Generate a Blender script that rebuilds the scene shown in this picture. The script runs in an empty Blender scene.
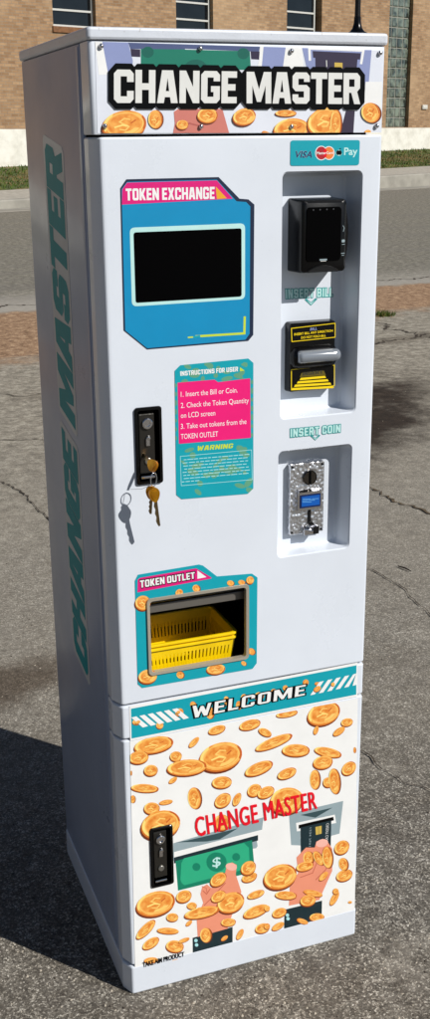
import bpy, bmesh, math, random
import numpy as np
from mathutils import Vector, Matrix
from mathutils.geometry import tessellate_polygon
random.seed(7)
R = math.radians
scene = bpy.context.scene
COL = scene.collection

# ------------------------------------------------------------ camera / survey
CAM = Vector((-0.391083, -1.501862, 1.368693))
YAW, PIT, ROL = 0.354789, -0.318733, -0.009896
FPX = 1127.262
W, D, H = 0.426, 0.4334, 1.5
fw = Vector((math.sin(YAW)*math.cos(PIT), math.cos(YAW)*math.cos(PIT), math.sin(PIT)))
rt0 = Vector((math.cos(YAW), -math.sin(YAW), 0)); up0 = rt0.cross(fw)
RT = rt0*math.cos(ROL) + up0*math.sin(ROL)
UP = -rt0*math.sin(ROL) + up0*math.cos(ROL)
def ray(x, y): return fw + RT*((x-215)/FPX) - UP*((y-509.5)/FPX)
def on_plane(x, y, p, n):
    d = ray(x, y); return CAM + d*((p-CAM).dot(n)/d.dot(n))
def F(x, y, yy=0.0): return on_plane(x, y, Vector((0, yy, 0)), Vector((0, 1, 0)))   # survey point on a plane parallel to the front
def G(x, y, z=0.0): return on_plane(x, y, Vector((0, 0, z)), Vector((0, 0, 1)))     # survey point on the ground
cam = bpy.data.objects.new('camera', bpy.data.cameras.new('camera')); COL.objects.link(cam)
M = Matrix((( RT.x, UP.x, -fw.x, CAM.x), (RT.y, UP.y, -fw.y, CAM.y), (RT.z, UP.z, -fw.z, CAM.z), (0, 0, 0, 1)))
cam.matrix_world = M
cam.data.sensor_fit = 'VERTICAL'; cam.data.sensor_height = 24
cam.data.lens = FPX/1019*24
cam.data.clip_start = 0.05; cam.data.clip_end = 3000
scene.camera = cam

# ------------------------------------------------------------ materials
def lin(c):
    c = c/255.0
    return c/12.92 if c <= 0.04045 else ((c+0.055)/1.055)**2.4
def rgb(c): return (lin(c[0]), lin(c[1]), lin(c[2]), 1)
MATS = {}
def mat(name, c, rough=0.5, metal=0, coat=0, spec=0.5, bump=0, bscale=300, var=0, vscale=40, emit=0, c2=None, coatr=0.05):
    if name in MATS: return MATS[name]
    m = bpy.data.materials.new(name); m.use_nodes = True
    nt = m.node_tree; b = nt.nodes['Principled BSDF']
    col = rgb(c)
    b.inputs['Base Color'].default_value = col
    b.inputs['Roughness'].default_value = rough
    b.inputs['Metallic'].default_value = metal
    b.inputs['Coat Weight'].default_value = coat
    b.inputs['Coat Roughness'].default_value = coatr
    b.inputs['Specular IOR Level'].default_value = spec
    tc = nt.nodes.new('ShaderNodeTexCoord')
    if var or c2:
        n = nt.nodes.new('ShaderNodeTexNoise'); n.inputs['Scale'].default_value = vscale; n.inputs['Detail'].default_value = 4
        nt.links.new(tc.outputs['Object'], n.inputs['Vector'])
        cr = nt.nodes.new('ShaderNodeValToRGB')
        cr.color_ramp.elements[0].position = 0.35; cr.color_ramp.elements[1].position = 0.65
        if c2: a, bb = col, rgb(c2)
        else:
            a = tuple(max(0, v*(1-var)) for v in col[:3])+(1,); bb = tuple(min(1, v*(1+var)) for v in col[:3])+(1,)
        cr.color_ramp.elements[0].color = a; cr.color_ramp.elements[1].color = bb
        nt.links.new(n.outputs['Fac'], cr.inputs['Fac']); nt.links.new(cr.outputs['Color'], b.inputs['Base Color'])
    if bump:
        n = nt.nodes.new('ShaderNodeTexNoise'); n.inputs['Scale'].default_value = bscale; n.inputs['Detail'].default_value = 3
        nt.links.new(tc.outputs['Object'], n.inputs['Vector'])
        bp = nt.nodes.new('ShaderNodeBump'); bp.inputs['Strength'].default_value = bump; bp.inputs['Distance'].default_value = 0.001
        nt.links.new(n.outputs['Fac'], bp.inputs['Height']); nt.links.new(bp.outputs['Normal'], b.inputs['Normal'])
    if emit:
        b.inputs['Emission Color'].default_value = col; b.inputs['Emission Strength'].default_value = emit
    MATS[name] = m
    return m

PAINT = mat('white_powder_coat', (219, 225, 234), rough=0.32, coat=0.35, bump=0.12, bscale=45, var=0.02, vscale=9, coatr=0.12)
SIDEP = mat('white_steel_gloss_shade_toned', (148, 160, 184), rough=0.30, coat=0.12, spec=0.3, bump=0.2, bscale=14, var=0.04, vscale=6, coatr=0.1)  # cabinet's white paint with its shade mixed in: darker and bluer than the doors
def add_dust(m, c=(170, 160, 145), amt=0.5):
    nt = m.node_tree; b = nt.nodes['Principled BSDF']
    tc = nt.nodes.new('ShaderNodeTexCoord')
    n = nt.nodes.new('ShaderNodeTexNoise'); n.inputs['Scale'].default_value = 130; n.inputs['Detail'].default_value = 5
    n2 = nt.nodes.new('ShaderNodeTexNoise'); n2.inputs['Scale'].default_value = 7; n2.inputs['Detail'].default_value = 5
    nt.links.new(tc.outputs['Object'], n.inputs['Vector']); nt.links.new(tc.outputs['Object'], n2.inputs['Vector'])
    mr = nt.nodes.new('ShaderNodeMapRange'); mr.inputs[1].default_value = 0.66; mr.inputs[2].default_value = 0.76; mr.inputs[4].default_value = amt
    nt.links.new(n.outputs['Fac'], mr.inputs[0])
    mr2 = nt.nodes.new('ShaderNodeMapRange'); mr2.inputs[1].default_value = 0.5; mr2.inputs[2].default_value = 0.75; mr2.inputs[4].default_value = amt*0.35
    nt.links.new(n2.outputs['Fac'], mr2.inputs[0])
    ad = nt.nodes.new('ShaderNodeMath'); ad.operation = 'ADD'
    nt.links.new(mr.outputs[0], ad.inputs[0]); nt.links.new(mr2.outputs[0], ad.inputs[1])
    mx = nt.nodes.new('ShaderNodeMix'); mx.data_type = 'RGBA'
    lk = b.inputs['Base Color'].links
    if lk: nt.links.new(lk[0].from_socket, mx.inputs[6])
    else: mx.inputs[6].default_value = b.inputs['Base Color'].default_value
    mx.inputs[7].default_value = rgb(c)
    nt.links.new(ad.outputs[0], mx.inputs[0]); nt.links.new(mx.outputs[2], b.inputs['Base Color'])
def smudge(m, r0, r1):
    nt = m.node_tree; b = nt.nodes['Principled BSDF']; tc = nt.nodes.new('ShaderNodeTexCoord'); n = nt.nodes.new('ShaderNodeTexNoise'); n.inputs['Scale'].default_value = 5; n.inputs['Detail'].default_value = 8; n.inputs['Roughness'].default_value = 0.7
    nt.links.new(tc.outputs['Object'], n.inputs['Vector']); mr = nt.nodes.new('ShaderNodeMapRange'); mr.inputs[1].default_value = 0.35; mr.inputs[2].default_value = 0.65; mr.inputs[3].default_value = r0; mr.inputs[4].default_value = r1
    nt.links.new(n.outputs['Fac'], mr.inputs[0]); nt.links.new(mr.outputs[0], b.inputs['Roughness'])
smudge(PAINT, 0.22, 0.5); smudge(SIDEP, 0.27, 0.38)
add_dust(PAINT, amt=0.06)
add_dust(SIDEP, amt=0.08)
LIDM = mat('dusty_white_lid_paint', (210, 215, 224), rough=0.45, coat=0.2, bump=0.3, bscale=120); add_dust(LIDM, (150, 143, 130), 0.8)
GAP = mat('dark_seam_gasket', (18, 19, 22), rough=0.8)
BLACK = mat('gloss_black_plastic', (6, 6, 7), rough=0.25, coat=0.0, spec=0.3, bump=0.05, bscale=200)
BLACKM = mat('matt_black_plastic', (9, 9, 10), rough=0.5, spec=0.3, bump=0.3, bscale=700)
SCREEN = mat('black_screen_glass', (1, 1, 2), rough=0.15, spec=0.08)
CHROME = mat('chrome', (215, 215, 218), rough=0.12, metal=1)
STEEL = mat('grey_brushed_steel', (150, 148, 142), rough=0.35, metal=0.8, bump=0.2)
BRASS = mat('brass_key', (226, 165, 38), rough=0.3, metal=0.75, bump=0.4, bscale=260, c2=(190, 120, 20))
DARKIN = mat('dark_inner_metal', (30, 28, 26), rough=0.6, bump=0.3)
YELLOW = mat('yellow_basket_plastic', (246, 207, 4), rough=0.38, coat=0.2, var=0.06, vscale=30)
# printed inks
def ink(n, c, **k):
    kk = dict(rough=0.3, coat=0.5, var=0.025, vscale=25, coatr=0.08); kk.update(k)
    return mat('ink_'+n, c, **kk)
I = dict(
 white=ink('white', (242, 242, 240)), offw=ink('off_white', (226, 226, 222)), black=ink('black', (3, 3, 4), coat=0.0, spec=0.2),
 teal=ink('teal', (0, 160, 176)), blue=ink('blue', (0, 140, 190)), navy=ink('navy', (22, 38, 66)), pink=ink('magenta', (222, 22, 122)),
 hotpink=ink('hot_pink', (238, 22, 120)), lime=ink('lime', (200, 220, 60)), orange=ink('orange_yellow', (236, 170, 40)),
 red=ink('red', (230, 22, 40), coat=0.2, spec=0.2), dgreen=ink('dark_green', (0, 128, 98)), green=ink('green', (40, 172, 128)), olive=ink('olive', (96, 160, 128)),
 slotg=ink('slot_grey', (150, 168, 174)), slotd=ink('slot_dark', (52, 78, 84)), card=ink('card_dark', (14, 42, 50)), chip=ink('chip_gold', (206, 176, 80)),
 skin=ink('skin', (236, 148, 118)), skinl=ink('skin_light', (245, 184, 168)), skind=ink('skin_line', (200, 105, 80)),
 coin_e=ink('coin_edge', (112, 46, 20)), coin_s=ink('coin_side', (214, 116, 36)), coin_f=ink('coin_face', (238, 146, 54), c2=(253, 194, 100), vscale=60),
 coin_l=ink('coin_light', (252, 206, 112)), coin_h=ink('coin_highlight', (255, 226, 130)), coin_d=ink('coin_shade', (206, 100, 34)),
 coin_m=ink('coin_mid', (248, 176, 84), c2=(228, 130, 44), vscale=110),
 lav=ink('lavender', (142, 152, 196)), lavl=ink('pale_lavender', (226, 230, 240)), steelb=ink('steel_blue', (82, 92, 132)), plum=ink('plum', (52, 42, 66)),
 mgreen=ink('marquee_green', (26, 122, 100)), mgreend=ink('marquee_green_dark', (20, 98, 84)), rose=ink('rose', (208, 124, 112)), rosed=ink('rose_dark', (180, 96, 88)),
 sidet=ink('side_teal', (0, 142, 148), rough=0.45, coat=0.0, spec=0.08), sideo=ink('side_silver', (190, 194, 196), rough=0.45, coat=0.1, spec=0.3),
 glint=ink('mint', (190, 232, 228)), tealt=ink('teal_outline', (40, 150, 150)), ylw=ink('label_yellow', (246, 214, 20)), vnavy=ink('card_navy', (24, 40, 92)),
 mred=ink('circle_red', (176, 32, 44)), morg=ink('circle_orange', (240, 130, 60)), paleb=ink('pale_text', (170, 225, 228)))

# ------------------------------------------------------------ object helpers
def link(o, parent=None):
    COL.objects.link(o)
    if parent is not None: o.parent = parent
    return o
def empty(name, label, cat, loc=(0, 0, 0), group=None):
    o = bpy.data.objects.new(name, None); o.empty_display_size = 0.05; o.location = loc; COL.objects.link(o)
    o['label'] = label; o['category'] = cat
    if group: o['group'] = group
    return o
def mesh_obj(name, bm, mats, parent=None, smooth=False, bevel=0, keep=None):
    me = bpy.data.meshes.new(name); bmesh.ops.recalc_face_normals(bm, faces=bm.faces) if keep is None else None
    bm.to_mesh(me); bm.free()
    if not isinstance(mats, (list, tuple)): mats = [mats]
    for m in mats: me.materials.append(m)
    if smooth:
        for p in me.polygons: p.use_smooth = True
    o = bpy.data.objects.new(name, me); link(o, parent)
    if parent is not None:
        # parents are empties or meshes; vertices are given in world space, so undo the parent's offset
        q = parent; off = Vector((0, 0, 0))
        while q is not None: off += q.location; q = q.parent
        if off.length > 0: me.transform(Matrix.Translation(-off))
    if bevel:
        b = o.modifiers.new('bevel', 'BEVEL'); b.width = bevel; b.segments = 2; b.limit_method = 'ANGLE'; b.angle_limit = R(35)
        b.harden_normals = False
    return o
def smooth_angle(o, a=40):
    me = o.data
    for p in me.polygons: p.use_smooth = True
    bm = bmesh.new(); bm.from_mesh(me)
    for e in bm.edges:
        if len(e.link_faces) == 2 and e.calc_face_angle(0) > R(a): e.smooth = False
    bm.to_mesh(me); bm.free()
def box(bm, x0, x1, y0, y1, z0, z1, mi=0, xf=None):
    vs = [bm.verts.new(Vector(p) if xf is None else xf(Vector(p))) for p in
          [(x0,y0,z0),(x1,y0,z0),(x1,y1,z0),(x0,y1,z0),(x0,y0,z1),(x1,y0,z1),(x1,y1,z1),(x0,y1,z1)]]
    for f in [(0,3,2,1),(4,5,6,7),(0,1,5,4),(1,2,6,5),(2,3,7,6),(3,0,4,7)]:
        bm.faces.new([vs[i] for i in f]).material_index = mi
def rings(bm, rs, mi=0, close=True):
    """loft closed loops of points; cap both ends"""
    vr = [[bm.verts.new(p) for p in r] for r in rs]
    n = len(vr[0])
    for a, b in zip(vr[:-1], vr[1:]):
        for i in range(n):
            bm.faces.new((a[i], a[(i+1) % n], b[(i+1) % n], b[i])).material_index = mi
    if close:
        bm.faces.new(list(reversed(vr[0]))).material_index = mi; bm.faces.new(vr[-1]).material_index = mi
def plan(x0, x1, y0, y1, rf, rb, s, k=7):
    """rounded outline of the cabinet in plan, shrunk by s"""
    x0 += s; x1 -= s; y0 += s; y1 -= s
    pts = []
    FAC = [(0, .030), (0, .0225), (.0004, .0210), (.0091, .0028), (.0102, .0014), (.0118, .0004), (.0138, 0), (.0160, 0)]
    if rf > 0.012:      # folded door edge: a narrow flat facet, then the front
        pts += [(x0+u, y0+v) for u, v in FAC]+[(x1-0.005+0.005*math.sin(R(90*i_/7)), y0+0.005-0.005*math.cos(R(90*i_/7))) for i_ in range(8)]
    for cx, cy, r, a0 in (() if rf > 0.012 else ((x0, y0, rf, 180), (x1, y0, rf, 270)))+( (x1, y1, rb, 0), (x0, y1, rb, 90)):
        r = max(r-s, 0.0004)
        sx = 1 if cx == x0 else -1; sy = 1 if cy == y0 else -1
        for i in range(k+1):
            a = R(a0+90*i/k); pts.append((cx+sx*r+r*math.cos(a), cy+sy*r+r*math.sin(a)))
    return pts
def rprism(name, x0, x1, y0, y1, z0, z1, rf, rb, b, m, parent):
    bm = bmesh.new(); rs = []
    for z, s in ((z0, b), (z0+b*0.3, b*0.3), (z0+b, 0), (z1-b, 0), (z1-b*0.3, b*0.3), (z1, b)):
        rs.append([Vector((px, py, z)) for px, py in plan(x0, x1, y0, y1, rf, rb, s)])
    rings(bm, rs)
    o = mesh_obj(name, bm, m, parent)
    return o
def rrect(cx, cz, w, h, r, k=5):
    pts = []
    for sx, sz, a0 in ((1, 1, 0), (-1, 1, 90), (-1, -1, 180), (1, -1, 270)):
        for i in range(k+1):
            a = R(a0+90*i/k); pts.append((cx+sx*(w/2-r)+r*math.cos(a), cz+sz*(h/2-r)+r*math.sin(a)))
    return pts
def cutter(secs, k=5):
    """sections: (y, x0, x1, z0, z1, r)"""
    bm = bmesh.new(); rs = []
    for y, x0, x1, z0, z1, r in secs:
        rs.append([Vector((x, y, z)) for x, z in rrect((x0+x1)/2, (z0+z1)/2, x1-x0, z1-z0, r, k)])
    rings(bm, rs)
    bmesh.ops.recalc_face_normals(bm, faces=bm.faces)
    me = bpy.data.meshes.new('tmp'); bm.to_mesh(me); bm.free()
    o = bpy.data.objects.new('tmp', me); COL.objects.link(o); return o
def carve(o, cutters):
    for c in cutters:
        m = o.modifiers.new('b', 'BOOLEAN'); m.operation = 'DIFFERENCE'; m.object = c; m.solver = 'EXACT'
    dg = bpy.context.evaluated_depsgraph_get(); dg.update()
    me = bpy.data.meshes.new_from_object(o.evaluated_get(dg))
    o.modifiers.clear(); old = o.data; o.data = me; me.name = old.name
    for c in cutters: bpy.data.objects.remove(c)
def panel(name, pts, y_back, y_front, m, parent, inset=0.001, smooth=False):
    """solid plate from an outline in x,z; slightly bevelled front"""
    bm = bmesh.new()
    cx = sum(p[0] for p in pts)/len(pts); cz = sum(p[1] for p in pts)/len(pts)
    def sh(s): 
        o = offset_poly(pts, -s) if s else pts
        return o
    t = y_back-y_front
    rs = [[Vector((x, y_back, z)) for x, z in pts], [Vector((x, y_front+min(inset, t*0.5), z)) for x, z in pts], [Vector((x, y_front, z)) for x, z in sh(inset)]]
    rings(bm, rs)
    return mesh_obj(name, bm, m, parent)
def area2(p): return sum(p[i][0]*p[(i+1) % len(p)][1]-p[(i+1) % len(p)][0]*p[i][1] for i in range(len(p)))
def offset_poly(p, d):
    """mitred outward offset (d>0 grows)"""
    s = 1 if area2(p) > 0 else -1
    n = len(p); out = []
    for i in range(n):
        a = Vector(p[i-1]); b = Vector(p[i]); c = Vector(p[(i+1) % n])
        e1 = (b-a); e2 = (c-b)
        if e1.length < 1e-9 or e2.length < 1e-9: out.append(tuple(b)); continue
        e1.normalize(); e2.normalize()
        n1 = Vector((e1.y, -e1.x))*s; n2 = Vector((e2.y, -e2.x))*s
        m = n1+n2
        l = m.length_squared
        if l < 0.3: m = n1; k = 1
        else: k = 2/l
        out.append((b.x+m.x*d*k, b.y+m.y*d*k))
    return out
def tube(bm, pts, rad, n=8, mi=0, cap=True):
    rs = []
    for i, p in enumerate(pts):
        p = Vector(p); a = Vector(pts[max(i-1, 0)]); b = Vector(pts[min(i+1, len(pts)-1)])
        t = (b-a).normalized(); u = t.orthogonal().normalized() if i == 0 else (u-t*u.dot(t)).normalized(); v = t.cross(u)
        r = rad[i] if isinstance(rad, (list, tuple)) else rad
        rs.append([p+(u*math.cos(2*math.pi*j/n)+v*math.sin(2*math.pi*j/n))*r for j in range(n)])
    rings(bm, rs, mi, cap)
def lathe_z(bm, cx, cy, prof, n=24, mi=0):
    rings(bm, [[Vector((cx+r*math.cos(2*math.pi*j/n), cy+r*math.sin(2*math.pi*j/n), z)) for j in range(n)] for r, z in prof], mi)
def lathe_y(bm, cx, cz, prof, n=20, mi=0):
    rings(bm, [[Vector((cx+r*math.cos(2*math.pi*j/n), y, cz+r*math.sin(2*math.pi*j/n))) for j in range(n)] for r, y in prof], mi)

# ------------------------------------------------------------ block lettering
s_, b_, c_ = 1.35, 1.2, 0.7
GL = {
 'C': (4, [[(c_,0),(4-c_,0),(4,c_),(4,2.2),(4-s_,2.2),(4-s_,b_),(s_,b_),(s_,6-b_),(4-s_,6-b_),(4-s_,3.8),(4,3.8),(4,6-c_),(4-c_,6),(c_,6),(0,6-c_),(0,c_)]]),
 'H': (4.1, [[(0,0),(s_,0),(s_,2.4),(4.1-s_,2.4),(4.1-s_,0),(4.1,0),(4.1,6),(4.1-s_,6),(4.1-s_,3.6),(s_,3.6),(s_,6),(0,6)]]),
 'A': (4.3, [[(0,0),(1.4,0),(1.6,1.1),(2.7,1.1),(2.9,0),(4.3,0),(3.3,6),(1.0,6)], [(1.8,2.2),(2.5,2.2),(2.15,4.6)]]),
 'N': (4.2, [[(0,0),(s_,0),(s_,3.0),(4.2-s_,0),(4.2,0),(4.2,6),(4.2-s_,6),(4.2-s_,3.0),(s_,6),(0,6)]]),
 'G': (4, [[(c_,0),(4-c_,0),(4,c_),(4,3.2),(2.1,3.2),(2.1,2.1),(4-s_,2.1),(4-s_,b_),(s_,b_),(s_,6-b_),(4-s_,6-b_),(4-s_,4.1),(4,4.1),(4,6-c_),(4-c_,6),(c_,6),(0,6-c_),(0,c_)]]),
 'E': (3.3, [[(0,0),(3.3,0),(3.3,b_),(s_,b_),(s_,2.4),(3.0,2.4),(3.0,3.6),(s_,3.6),(s_,6-b_),(3.3,6-b_),(3.3,6),(0,6)]]),
 'M': (5.6, [[(0,0),(1.3,0),(1.3,3.4),(2.35,0.3),(3.25,0.3),(4.3,3.4),(4.3,0),(5.6,0),(5.6,6),(3.9,6),(2.8,2.7),(1.7,6),(0,6)]]),
 'S': (4, [[(c_,0),(4-c_,0),(4,c_),(4,3.0),(4-c_,3.6),(s_,3.6),(s_,6-b_),(4-s_,6-b_),(4-s_,4.2),(4,4.2),(4,6-c_),(4-c_,6),(c_,6),(0,6-c_),(0,3.1),(c_,2.4),(4-s_,2.4),(4-s_,b_),(s_,b_),(s_,1.8),(0,1.8),(0,c_)]]),
 'T': (3.8, [[(1.22,0),(2.58,0),(2.58,6-b_),(3.8,6-b_),(3.8,6),(0,6),(0,6-b_),(1.22,6-b_)]]),
 'R': (4.1, [[(0,0),(s_,0),(s_,2.2),(1.9,2.2),(2.65,0),(4.1,0),(3.3,2.4),(4,3.1),(4,6-c_),(4-c_,6),(0,6)], [(s_,3.35),(4-s_,3.35),(4-s_,6-b_),(s_,6-b_)]]),
 'B': (4, [[(0,0),(4-c_,0),(4,c_),(4,2.6),(3.6,3.05),(4,3.5),(4,6-c_),(4-c_,6),(0,6)], [(s_,1.1),(4-s_,1.1),(4-s_,2.5),(s_,2.5)], [(s_,3.6),(4-s_,3.6),(4-s_,4.9),(s_,4.9)]]),
 'I': (s_, [[(0,0),(s_,0),(s_,6),(0,6)]]),
 'K': (4.1, [[(0,0),(s_,0),(s_,2.2),(2.6,0),(4.1,0),(2.6,3.1),(4.1,6),(2.6,6),(s_,3.9),(s_,6),(0,6)]]),
 'L': (3.2, [[(0,0),(3.2,0),(3.2,b_),(s_,b_),(s_,6),(0,6)]]),
 'O': (4, [[(c_,0),(4-c_,0),(4,c_),(4,6-c_),(4-c_,6),(c_,6),(0,6-c_),(0,c_)], [(s_,b_),(4-s_,b_),(4-s_,6-b_),(s_,6-b_)]]),
 'U': (4, [[(c_,0),(4-c_,0),(4,c_),(4,6),(4-s_,6),(4-s_,b_),(s_,b_),(s_,6),(0,6),(0,c_)]]),
 'W': (5.6, [[(1.0,0),(2.2,0),(2.8,2.8),(3.4,0),(4.6,0),(5.6,6),(4.3,6),(3.85,2.6),(3.3,5.2),(2.3,5.2),(1.75,2.6),(1.3,6),(0,6)]]),
 'F': (3.3, [[(0,0),(s_,0),(s_,2.3),(3.0,2.3),(3.0,3.5),(s_,3.5),(s_,6-b_),(3.3,6-b_),(3.3,6),(0,6)]]),
 'X': (4.2, [[(0,0),(1.5,0),(2.1,1.8),(2.7,0),(4.2,0),(2.95,3),(4.2,6),(2.7,6),(2.1,4.2),(1.5,6),(0,6),(1.25,3)]]),
}
def block_loops(txt, gap=0.45, space=2.0):
    x = 0; out = []
    for ch in txt:
        if ch == ' ': x += space; continue
        w, loops = GL[ch]
        out.append([[(px+x, py) for px, py in lp] for lp in loops]); x += w+gap
    wtot = x-gap
    return [[[(px/wtot, py/6) for px, py in lp] for lp in g] for g in out], wtot
def tess(loops):
    flat = [p for l in loops for p in l]
    return flat, tessellate_polygon([[Vector((p[0], p[1], 0)) for p in l] for l in loops])
_tc = {}
def font_tris(txt, off=0.0, space=1.0):
    key = (txt, off, space)
    if key in _tc: return _tc[key]
    cu = bpy.data.curves.new('t', 'FONT'); cu.body = txt; cu.offset = off; cu.space_character = space; cu.resolution_u = 3
    o = bpy.data.objects.new('t', cu); COL.objects.link(o)
    dg = bpy.context.evaluated_depsgraph_get(); dg.update()
    me = o.evaluated_get(dg).to_mesh(); me.calc_loop_triangles()
    vs = [(v.co.x, v.co.y) for v in me.vertices]; tr = [tuple(t.vertices) for t in me.loop_triangles]
    o.evaluated_get(dg).to_mesh_clear(); bpy.data.objects.remove(o); bpy.data.curves.remove(cu)
    _tc[key] = (vs, tr); return _tc[key]

def clip_poly(pts, conv):
    sg = 1 if area2(conv) > 0 else -1
    for i in range(len(conv)):
        a = conv[i]; b = conv[(i+1) % len(conv)]; out = []
        def sd(p): return sg*((b[0]-a[0])*(p[1]-a[1])-(b[1]-a[1])*(p[0]-a[0]))
        for j in range(len(pts)):
            p, q = pts[j-1], pts[j]; dp, dq = sd(p), sd(q)
            if (dp >= 0) != (dq >= 0):
                t = dp/(dp-dq); out.append((p[0]+(q[0]-p[0])*t, p[1]+(q[1]-p[1])*t))
            if dq >= 0: out.append(q)
        pts = out
        if len(pts) < 3: return []
    cl = []
    for q in pts:
        if not cl or abs(q[0]-cl[-1][0])+abs(q[1]-cl[-1][1]) > 1e-6: cl.append(q)
    if len(cl) > 2 and abs(cl[0][0]-cl[-1][0])+abs(cl[0][1]-cl[-1][1]) < 1e-6: cl.pop()
    return cl if len(cl) > 2 and abs(area2(cl)) > 1e-7 else []
class Art:
    """printed artwork: many thin layers on one sticker mesh"""
    def __init__(self, mapf, step=2e-5):
        self.bm = bmesh.new(); self.map = mapf; self.mats = []; self.step = step; self.L = 0; self.clips = None; self.k = lambda x, y: (x, y)
    def frame(self, ox, oy, s): self.k = lambda x, y: (ox+x/s, oy+y/s); self.s = s; return self
    def mi(self, m):
        m = I[m] if isinstance(m, str) else m
        if m not in self.mats: self.mats.append(m)
        return self.mats.index(m)
    def put(self, verts, tris, m, L):
        mi = self.mi(m)
        if self.clips:
            for t in tris:
                for cl in self.clips:
                    q = clip_poly([verts[i][:2] for i in t], cl)
                    if len(q) >= 3: self.bm.faces.new([self.bm.verts.new(self.map(x, y, L*self.step)) for x, y in q]).material_index = mi
            return
        vs = [self.bm.verts.new(self.map(p[0], p[1], L*self.step)) for p in verts]
        for t in tris:
            try: self.bm.faces.new([vs[i] for i in t]).material_index = mi
            except ValueError: pass
    def lay(self, L):
        if L is None: self.L += 1; return self.L
        return L
    def poly(self, pts, m, holes=(), L=None):
        lo = [[self.k(*p) for p in pts]]+[[self.k(*p) for p in h] for h in holes]
        f, t = tess(lo); self.put(f, t, m, self.lay(L))
    def ell(self, cx, cy, a, b, rot, m, L=None, n=22, a0=0, a1=360, hole=None):
        c, s = math.cos(R(-rot)), math.sin(R(-rot))
        def e(a, b, dx=0, dy=0): return [(cx+dx+a*math.cos(t)*c-b*math.sin(t)*s, cy+dy+a*math.cos(t)*s+b*math.sin(t)*c) for t in [R(a0+(a1-a0)*i/n) for i in range(n if a1-a0 == 360 else n+1)]]
        if hole: self.poly(e(a, b), m, [e(a*hole, b*hole)], L)
        else: self.poly(e(a, b), m, L=L)
    def rr(self, p, r, m, L=None, k=4):
        """rounded quad given four px corners"""
        out = []
        n = 4
        for i in range(4):
            a = Vector(p[i-1]); b = Vector(p[i]); c = Vector(p[(i+1) % 4])
            u = (a-b).normalized()*r; v = (c-b).normalized()*r
            for j in range(k+1):
                t = j/k; q = b+u*(1-t)**2+v*t**2
                out.append((q.x, q.y))
        self.poly(out, m, L=L)
    def line(self, pts, w, m, L=None):
        L = self.lay(L)
        for a, b in zip(pts[:-1], pts[1:]):
            a = Vector(a); b = Vector(b); d = (b-a); 
            if d.length == 0: continue
            d.normalize(); n = Vector((-d.y, d.x))*w/2; e = d*w*0.45
            self.poly([tuple(a+n-e), tuple(a-n-e), tuple(b-n+e), tuple(b+n+e)], m, L=L)
            L += 0.25
    def quadmap(self, q):
        BL, BR, TR, TL = [Vector(self.map(*self.k(*p), 0)) for p in q]
        inv = None
        # bilinear in the real plane, so letters keep even widths
        return lambda u, v: (BL*(1-u)+BR*u)*(1-v)+(TL*(1-u)+TR*u)*v
    def text(self, txt, q, m, font='block', off=0, space=1.0, gap=0.45, grow=0, shear=0, L=None, sp=2.0):
        """q: BL,BR,TR,TL in px"""
        L = self.lay(L); qm = self.quadmap(q); mi = self.mi(m)
        n0 = self.map(0, 0, 0); n1 = self.map(0, 0, 1); nn = (n1-n0)
        if font == 'block':
            lets, wt = block_loops(txt, gap, sp)
            asp = 6/wt
            for gi, g in enumerate(lets):
                lo = []
                for li, lp in enumerate(g):
                    if grow:
                        w6 = [(x*wt, y*6) for x, y in lp]
                        w6 = offset_poly(w6, grow if li == 0 else -grow)
                        if li > 0 and grow > 0.5: continue
                        lp = [(x/wt, y/6) for x, y in w6]
                    lo.append(lp)
                f, t = tess(lo)
                vs = [self.bm.verts.new(qm(x+shear*y/wt, y)+nn*(L+gi*0.2)*self.step) for x, y in f]
                for tt in t:
                    try: self.bm.faces.new([vs[i] for i in tt]).material_index = mi
                    except ValueError: pass
        else:
            v0, _ = font_tris(txt, 0.0, space)
            x0 = min(p[0] for p in v0); x1 = max(p[0] for p in v0)
            hmax = 0.69
            vs0, tr = font_tris(txt, off, space)
            vs = [self.bm.verts.new(qm((x-x0)/(x1-x0)+shear*y/(x1-x0), y/hmax)+nn*L*self.step) for x, y in vs0]
            for tt in tr:
                try: self.bm.faces.new([vs[i] for i in tt]).material_index = mi
                except ValueError: pass
    def backing(self, txt, q, m, grow=1.0, gap=0.45, cut=0.5, L=None, sp=2.0, shear=0):
        """a chunky outline block behind each letter"""
        L = self.lay(L); qm = self.quadmap(q); mi = self.mi(m); n0 = self.map(0, 0, 0); nn = self.map(0, 0, 1)-n0
        lets, wt = block_loops(txt, gap, sp)
        for gi, g in enumerate(lets):
            xs = [p[0]*wt for p in g[0]]; x0, x1 = min(xs)-grow, max(xs)+grow; y0, y1 = -grow, 6+grow
            k = grow*cut
            lp = [(x0+k, y0), (x1-k, y0), (x1, y0+k), (x1, y1-k), (x1-k, y1), (x0+k, y1), (x0, y1-k), (x0, y0+k)]
            vs = [self.bm.verts.new(qm((x+shear*y/6)/wt, y/6)+nn*(L+gi*0.1)*self.step) for x, y in lp]
            self.bm.faces.new(vs).material_index = mi
    def coin(self, cx, cy, a, b, rot=0, L=10, big=None):
        """printed gold coin; px units of the current frame"""
        s = getattr(self, 's', 1)
        th = min(a, b)*0.22+0.25*s
        dx, dy = -th*0.45, th
        if b > a*1.0: dx, dy = th, th*0.3
        big = (min(a, b)/s > 3.2) if big is None else big
        nn = 26 if big else 16
        self.ell(cx+dx, cy+dy, a, b, rot, 'coin_e', L, nn)
        self.ell(cx+dx*0.35, cy+dy*0.35, a, b, rot, 'coin_s', L+1, nn)
        self.ell(cx, cy, a*0.97, b*0.96, rot, 'coin_f', L+2, nn)
        c, sn = math.cos(R(-rot)), math.sin(R(-rot))
        def T(u, v): return (cx+u*a*c-v*b*sn, cy+u*a*sn+v*b*c)
        rq = random.Random(int(cx*7+cy*13))
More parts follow.
